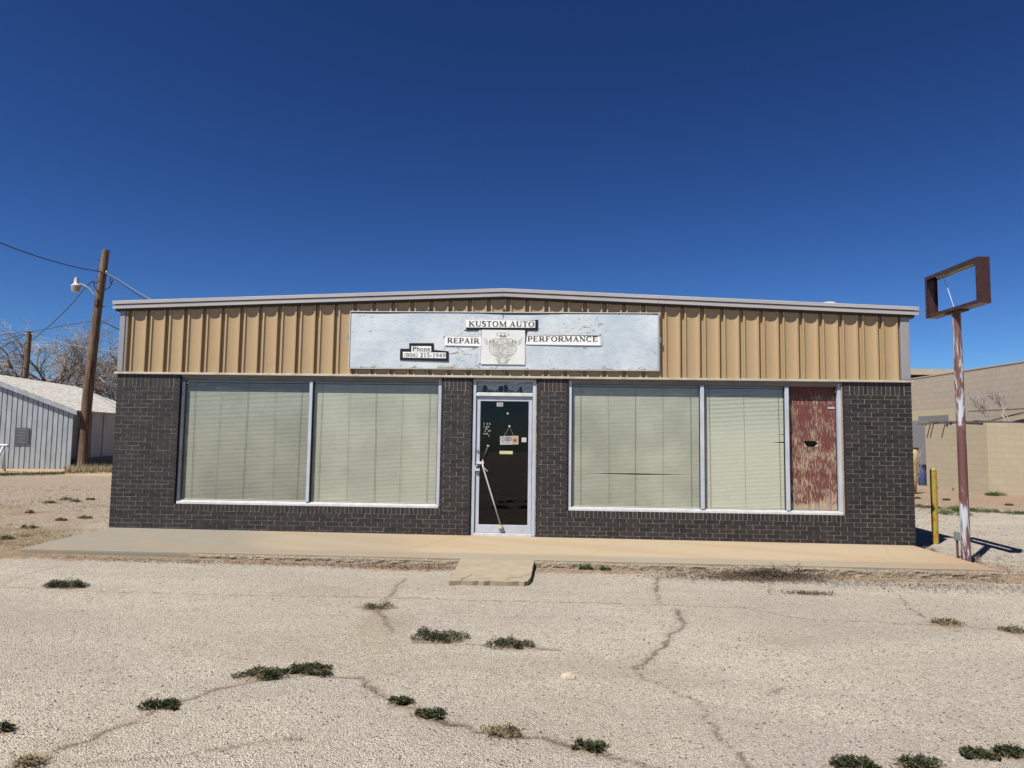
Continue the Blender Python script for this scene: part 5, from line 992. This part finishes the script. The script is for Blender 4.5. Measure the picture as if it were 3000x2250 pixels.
WL = ['dark green weed alone in the level crack at left, nearest the pavement', 'broad weed mixed with straw, left of its touching twin', 'dense green weed touching the straw mixed one on its left', 'round green weed on the diagonal crack at lower left', 'small weed cut by the left picture edge',
      'tallest weed clump in front of the ramp, straggling to the right', 'flat weed patch right of the tallest clump below the ramp', 'smallest round weed, first on the lower curving crack', 'round green weed, second on the lower curving crack', 'weed with long dead stalks sticking out, third on the lower crack',
      'green rosette on bare red soil, last of the lower crack line', 'mostly dry tuft in the brown patch left of the ramp', 'weed cut by the bottom picture edge, left one of two', 'straw mixed weed cut by the bottom edge, right one of two', 'small weed touching a larger one at the lower right corner', 'larger weed at the very lower right corner',
      'dry tuft in the crack below the right pavement end', 'dry tuft cut by the right picture edge', 'sparse dry grass tuft at the bottom left corner']
for i, (px, py, wp_, kd) in enumerate(WEEDS):
    a = gp(px*1.35623, py*1.35623); b = gp((px+wp_/2)*1.35623, py*1.35623); rx = b.x-a.x
    weed((a.x, a.y, a.z), rx*0.98, rx*0.62, rx*0.34+0.014, kd, 50+i, WL[i], 'weeds in the cracks of the lot')
for i, (px, py, wp_, hh_, lb_) in enumerate([(2706, 1421, 60, 0.30, 'bright green weeds at the foot of the blue barrel'), (2764, 1431, 17, 0.30, 'small green bush against the low block wall'), (2802, 1437, 10, 0.18, 'tiny weed at the block wall foot behind the rusty pole'), (2918, 1452, 27, 0.14, 'green weed at the corner of the low block enclosure'),
      (2700, 1486, 40, 0.07, 'low green weed strip touching the brick corner'), (2800, 1497, 60, 0.16, 'widest green weed strip behind the bollard and pole'), (2790, 1508, 56, 0.08, 'thin lower weed strip between bollard and pole'), (2880, 1499, 52, 0.09, 'green weed strip right of the rusty pole'), (2975, 1505, 34, 0.09, 'green weed strip at the right picture edge'),
      (2772, 1466, 10, 0.06, 'tiny tuft on the red gravel beyond the bollard'), (2955, 1481, 10, 0.06, 'tiny tuft on the red gravel near the right edge'), (2685, 1461, 12, 0.06, 'tiny tuft on red gravel by the brick corner')]):
    a = gp(px, py); b = gp(px+wp_, py); rx = b.x-a.x; weed((a.x, a.y, a.z), rx, min(rx*0.8, 0.5), hh_, 'g', 90+i, lb_, 'green weeds by the block wall', 1.6 if hh_ > 0.1 else 1.0, bright=True)
for i, (px, py, wp_, lb_) in enumerate([(147, 1474, 15, 'dark tuft on the left gravel, the middle one of three in a row'), (190, 1465, 17, 'yellowish tuft on the left gravel behind the dark middle tuft'), (221, 1470, 13, 'tuft on the left gravel nearest the brick corner but one'), (90, 1504, 14, 'lone dark tuft further left on the open gravel'), (266, 1464, 11, 'small tuft on the left gravel closest to the brick wall'),
      (179, 1526, 14, 'small dark tuft where the left gravel meets the dry verge'), (250, 1519, 16, 'spiky tuft on reddish soil beside the left brick corner'), (20, 1580, 16, 'dark tuft in the dry verge at the left picture edge'), (86, 1548, 18, 'green tuft in the dry verge left of the pavement end')]):
    a = gp(px, py); b = gp(px+wp_, py); rx = b.x-a.x; weed((a.x, a.y, a.z), rx*1.2, rx*1.0, 0.07, 'd', 160+i, lb_, 'tufts on the left gravel', 2.2)
weed((7.36, -1.93, zg(7.36, -1.93)), 0.09, 0.05, 0.09, 'g', 130, 'small green sprig against the pavement face right of the ramp, taller one', 'sprigs at the pavement edge', 0.8, bright=True)
weed((7.60, -1.95, zg(7.6, -1.95)), 0.07, 0.04, 0.06, 'g', 131, 'small green sprig at the pavement face, the lower right one', 'sprigs at the pavement edge', 0.7, bright=True)
def blades(mb, n_, fx, lmin, lmax, r, wd=0.0025, up=0.8):
    for i in range(n_):
        x, y = fx(r); b_ = r.uniform(0, 2*math.pi); d = Vector((math.cos(b_), math.sin(b_), r.uniform(0.1, up))).normalized(); l_ = r.uniform(lmin, lmax); p = Vector((x, y, zg(x, y)+0.003)); s_ = Vector((-math.sin(b_), math.cos(b_), 0))*wd
        mb.tri(p-s_, p+s_, p+d*l_)
r = random.Random(77)
def verge_pt(r):
    while True:
        x = -r.random()**1.2*9-0.02; y = r.uniform(-2.7, 5.0); n_ = float(fbm(x, y, 0.9, 190, 4))
        base = math.exp(-((y+0.9+0.05*x)/1.1)**2)
        if r.random() < base*1.0*(0.25+1.2*max(0, n_-0.35)) or (n_ > 0.60 and r.random() < 0.10): return x, y
q = MB(); blades(q, 24000, verge_pt, 0.02, 0.065, r, 0.0030, 0.7); tag(q.build('dry_grass', 'dry_grass'), 'short dry straw coloured grass beside the left pavement end', 'grass', kind='stuff')
def verge_g(r):
    x, y = verge_pt(r); return x, y
q = MB(); cl = [verge_pt(r) for _ in range(120)]; blades(q, 5200, lambda r: (lambda c_: (c_[0]+r.gauss(0, 0.06), c_[1]+r.gauss(0, 0.05)))(cl[r.randrange(120)]), 0.02, 0.05, r, 0.0035, 0.9); tag(q.build('green_grass', 'weed_leaf_bright'), 'scattered green shoots among the dry grass at left', 'grass', kind='stuff')
def front_pt(r): x = r.choice((r.uniform(-1.2, 3.6), r.gauss(0.6, 0.5), r.gauss(9.9, 0.5), r.uniform(8.8, 13.2))); return x, -1.90-abs(r.gauss(0.06, 0.08))
q = MB(); blades(q, 3000, front_pt, 0.03, 0.10, r, 0.0022, 0.45); tag(q.build('dry_grass', 'dry_grass'), 'thin straw and dead stalks lying along the pavement foot', 'grass', kind='stuff')
def far_pt(r):
    px = r.uniform(-60, 352); py = 1391-0.02*px+r.gauss(0, 2.2)-(9 if px > 190 else 0)*r.random(); a = gp(px, py); return a.x, a.y
q = MB(); blades(q, 3600, far_pt, 0.04, 0.15, r, 0.009, 1.2); tag(q.build('green_grass', 'weed_leaf'), 'ragged green grass strip before the metal shed and pole foot', 'grass', kind='stuff')
q = MB(); blades(q, 2500, lambda r: (lambda a: (a.x, a.y))(gp(r.uniform(190, 350), 1376+r.gauss(0, 4))), 0.1, 0.38, r, 0.008, 2.5); tag(q.build('dry_grass', 'dry_grass'), 'taller dry grass round the foot of the brown pole', 'grass', kind='stuff')
for c_, n_, l_, lb_ in (((12.66, -0.15), 70, 0.26, 'pale dry grass tuft at the right brick corner'), ((12.70, -0.70), 35, 0.14, 'dry grass tuft at the foot of the rusty pole'), ((13.0, -0.62), 26, 0.22, 'loose dry stalks right of the rusty pole foot')):
    q = MB()
    for i in range(n_):
        b_ = r.uniform(0, 2*math.pi); ln_ = l_*r.uniform(0.4, 1); sp_ = r.uniform(0.2, 1.0); p0 = Vector((c_[0]+r.gauss(0, 0.03), c_[1]+r.gauss(0, 0.03), zg(*c_))); p1 = p0+Vector((math.cos(b_)*sp_*0.5, math.sin(b_)*sp_*0.5, 1))*ln_*0.5; p2_ = p1+Vector((math.cos(b_)*sp_, math.sin(b_)*sp_, 0.15))*ln_*0.45
        q.tube([p0, p1, p2_], [0.0028, 0.0022, 0.0008], 3)
    tag(q.build('grass_tuft', 'dry_grass'), lb_, 'grass tuft', 'dry tufts near the right corner')
# litter
def litter(cx, cy, sx, sy, n_, label, name='leaf_litter', hump=0.0, cat='leaf litter', mat='dead_leaf'):
    q = MB()
    for i in range(n_):
        x, y = cx+r.gauss(0, sx), cy+r.gauss(0, sy)
        if y > -1.88 and x < 12.5: y = -1.88-(y+1.88)*0.3-0.02
        z = zg(x, y)+0.010+r.random()*(0.012+hump*math.exp(-((x-cx)/sx)**2-((y-cy)/sy)**2)); b_ = r.uniform(0, 6.28); d = Vector((math.cos(b_), math.sin(b_), r.uniform(-0.3, 0.5))).normalized(); leaf(q, Vector((x, y, z)), d, Vector((r.uniform(-0.5, 0.5), r.uniform(-0.5, 0.5), 1)).normalized(), r.uniform(0.012, 0.045), r.uniform(0.005, 0.018))
    return tag(q.build(name, mat), label, cat, kind='stuff')
litter(9.60, -2.02, 0.30, 0.10, 3800, 'heap of dead brown leaves and twigs against the pavement face', hump=0.06)
litter(9.3, -2.22, 0.62, 0.11, 2600, 'dark leaf crumbs spread on the soil left of the heap'); litter(10.6, -2.35, 0.8, 0.10, 420, 'scattered dark leaf bits right of the heap'); litter(9.72, -2.95, 0.16, 0.05, 420, 'small curved pile of dead leaves out on the lot'); litter(11.6, -2.45, 0.7, 0.16, 700, 'dark bark bits scattered near the right pavement end')
litter(5.0, -2.10, 0.9, 0.08, 1500, 'thin dark debris strewn along the soil left of the ramp'); litter(2.2, -2.15, 0.9, 0.07, 900, 'dark crumbs on the soil along the left part of the pavement'); litter(13.1, -1.3, 0.5, 0.5, 1100, 'dead leaf crumbs beyond the right pavement end')
q = MB()
for i in range(46):
    x, y = 9.75+r.gauss(0, 0.25), -1.98+r.gauss(0, 0.05); b_ = r.uniform(0, 6.28); l_ = r.uniform(0.08, 0.30); p0 = Vector((x, min(y, -1.9), zg(x, y)+0.03+r.random()*0.06)); p1 = p0+Vector((math.cos(b_)*0.6, math.sin(b_)*0.4, r.uniform(0, 0.55)))*l_*0.5; p2_ = p1+Vector((math.cos(b_), math.sin(b_)*0.5, r.uniform(-0.1, 0.5)))*l_*0.5; q.tube([p0, p1, p2_], [0.004, 0.003, 0.0012], 4)
tag(q.build('twig_pile', 'plank'), 'thin dry twigs sticking out of the leaf heap at the pavement', 'twigs')
# stones
def stones(n_, fx, s0_, s1_, mat, name, label, flat=0.55):
    q = MB(); ico = [(0, 0, 1), (0.9, 0, 0.2), (0.28, 0.85, 0.2), (-0.73, 0.53, 0.2), (-0.73, -0.53, 0.2), (0.28, -0.85, 0.2)]; fc = [(0, 1, 2), (0, 2, 3), (0, 3, 4), (0, 4, 5), (0, 5, 1)]
    for i in range(n_):
        x, y = fx(r); s_ = r.uniform(s0_, s1_)*(0.7+0.6*r.random()**3); a = r.uniform(0, 6.28); ca, sa = math.cos(a), math.sin(a); ex = r.uniform(0.7, 1.4); z = zg(x, y); i0 = len(q.v)
        for px, py, pz in ico:
            px *= ex*(1+r.uniform(-0.2, 0.2)); q.v.append((x+(px*ca-py*sa)*s_, y+(px*sa+py*ca)*s_, z+(pz*flat+r.uniform(-0.1, 0.1))*s_)); q.tone.append(0.5)
        for k in (1, 2, 3, 4, 5): vx = q.v[i0+k]; q.v.append((x+(vx[0]-x)*1.05, y+(vx[1]-y)*1.05, z-0.4*s_)); q.tone.append(0.5)
        q.f += [(i0+a_, i0+b_, i0+c_) for a_, b_, c_ in fc]+[(i0+1+k, i0+6+k, i0+6+(k+1) % 5, i0+1+(k+1) % 5) for k in range(5)]
    return tag(q.build(name, mat), label, 'gravel', kind='stuff')
def lot_pt(r):
    while True:
        y = -2.4-r.random()**0.8*6.2; x = 6.7+r.uniform(-1, 1)*(1.2+(y+10.7)*0.80)
        if x > -3: return x, y
stones(9000, lot_pt, 0.003, 0.0075, 'pebble_light', 'loose_gravel', 'pale stone chips lying loose over the chip sealed lot')
stones(2600, lot_pt, 0.003, 0.0085, 'pebble_dark', 'loose_gravel', 'dark stone chips dotted over the chip sealed lot')
stones(6500, lambda r: (-r.random()*9-0.1, r.uniform(-1.5, 9)), 0.008, 0.022, 'pebble_light', 'loose_gravel', 'coarse pale gravel left of the shop')
stones(4200, lambda r: (-r.random()*9-0.1, r.uniform(-1.8, 9)), 0.008, 0.024, 'pebble_dark', 'loose_gravel', 'dark clods and stones among the gravel left of the shop')
stones(3000, lambda r: (12.7+r.random()*6, r.uniform(-3, 8)), 0.006, 0.018, 'pebble_light', 'loose_gravel', 'coarse pale gravel right of the shop')
stones(2600, lambda r: (12.7+r.random()*6, r.uniform(-3, 7)), 0.006, 0.018, 'pebble_dark', 'loose_gravel', 'dark crumbs among the gravel right of the shop')
rk = gp(1227*1.356, 1465*1.356); q = MB(); bmv = [(0, 0, 1), (0.9, 0.1, 0.35), (0.35, 0.8, 0.3), (-0.7, 0.6, 0.25), (-0.85, -0.5, 0.3), (0.3, -0.85, 0.35)]
q.lathe((rk.x, rk.y, rk.z-0.005), [(0.035, 0.0), (0.042, 0.012), (0.036, 0.026), (0.018, 0.036)], 9); q.v = [(x+r.uniform(-0.006, 0.006)+(x-rk.x)*0.3, y+r.uniform(-0.006, 0.006), z+r.uniform(-0.004, 0.004)) for x, y, z in q.v]; tag(q.build('loose_rock', 'rock'), 'lone cream rock lying on the lot right of centre', 'rock')
# bare bushes on the right
def bush(x, y, z, h, sp, label, seed, n_=7):
    rr = random.Random(seed); e = empty('bare_bush', (x, y, z), label, 'bush', 'leafless bushes at the block walls'); mb = MB()
    def gr(p, d, l_, ra, lev):
        pts = [p]
        for i in range(4): d = (d+Vector((rr.uniform(-1, 1), rr.uniform(-1, 1), rr.uniform(-0.6, 0.8)))*0.2).normalized(); pts.append(pts[-1]+d*l_/4)
        mb.tube(pts, [ra, ra*0.9, ra*0.8, ra*0.65, ra*0.5], 4, cap=False)
        if lev < 3:
            for k in range(4): gr(pts[rr.randint(1, 4)], (d+Vector((rr.uniform(-1, 1), rr.uniform(-1, 1), rr.uniform(-0.3, 0.8)))*0.7).normalized(), l_*rr.uniform(0.4, 0.7), max(ra*0.6, 0.004), lev+1)
    for k in range(n_): a = rr.uniform(0, 6.28); gr(Vector((x+rr.uniform(-sp, sp)*0.6, y+rr.uniform(-sp, sp), z)), Vector((math.cos(a)*0.5, math.sin(a)*0.5, 1)).normalized(), h*rr.uniform(0.35, 0.6), 0.012, 0)
    mb.build('branches', 'twig', e)
bush(21.85, 12.0, 2.2, 1.25, 0.35, 'leafless pale bush growing on top of the low block enclosure', 3, 6)
bb = fp(2684, 1330, 13.0); bush(bb.x, 13.0, -0.12, 2.0, 0.06, 'tangled leafless shrub behind the yellow funnel', 8, 3)
print('scene built', len(bpy.data.objects), 'objects')
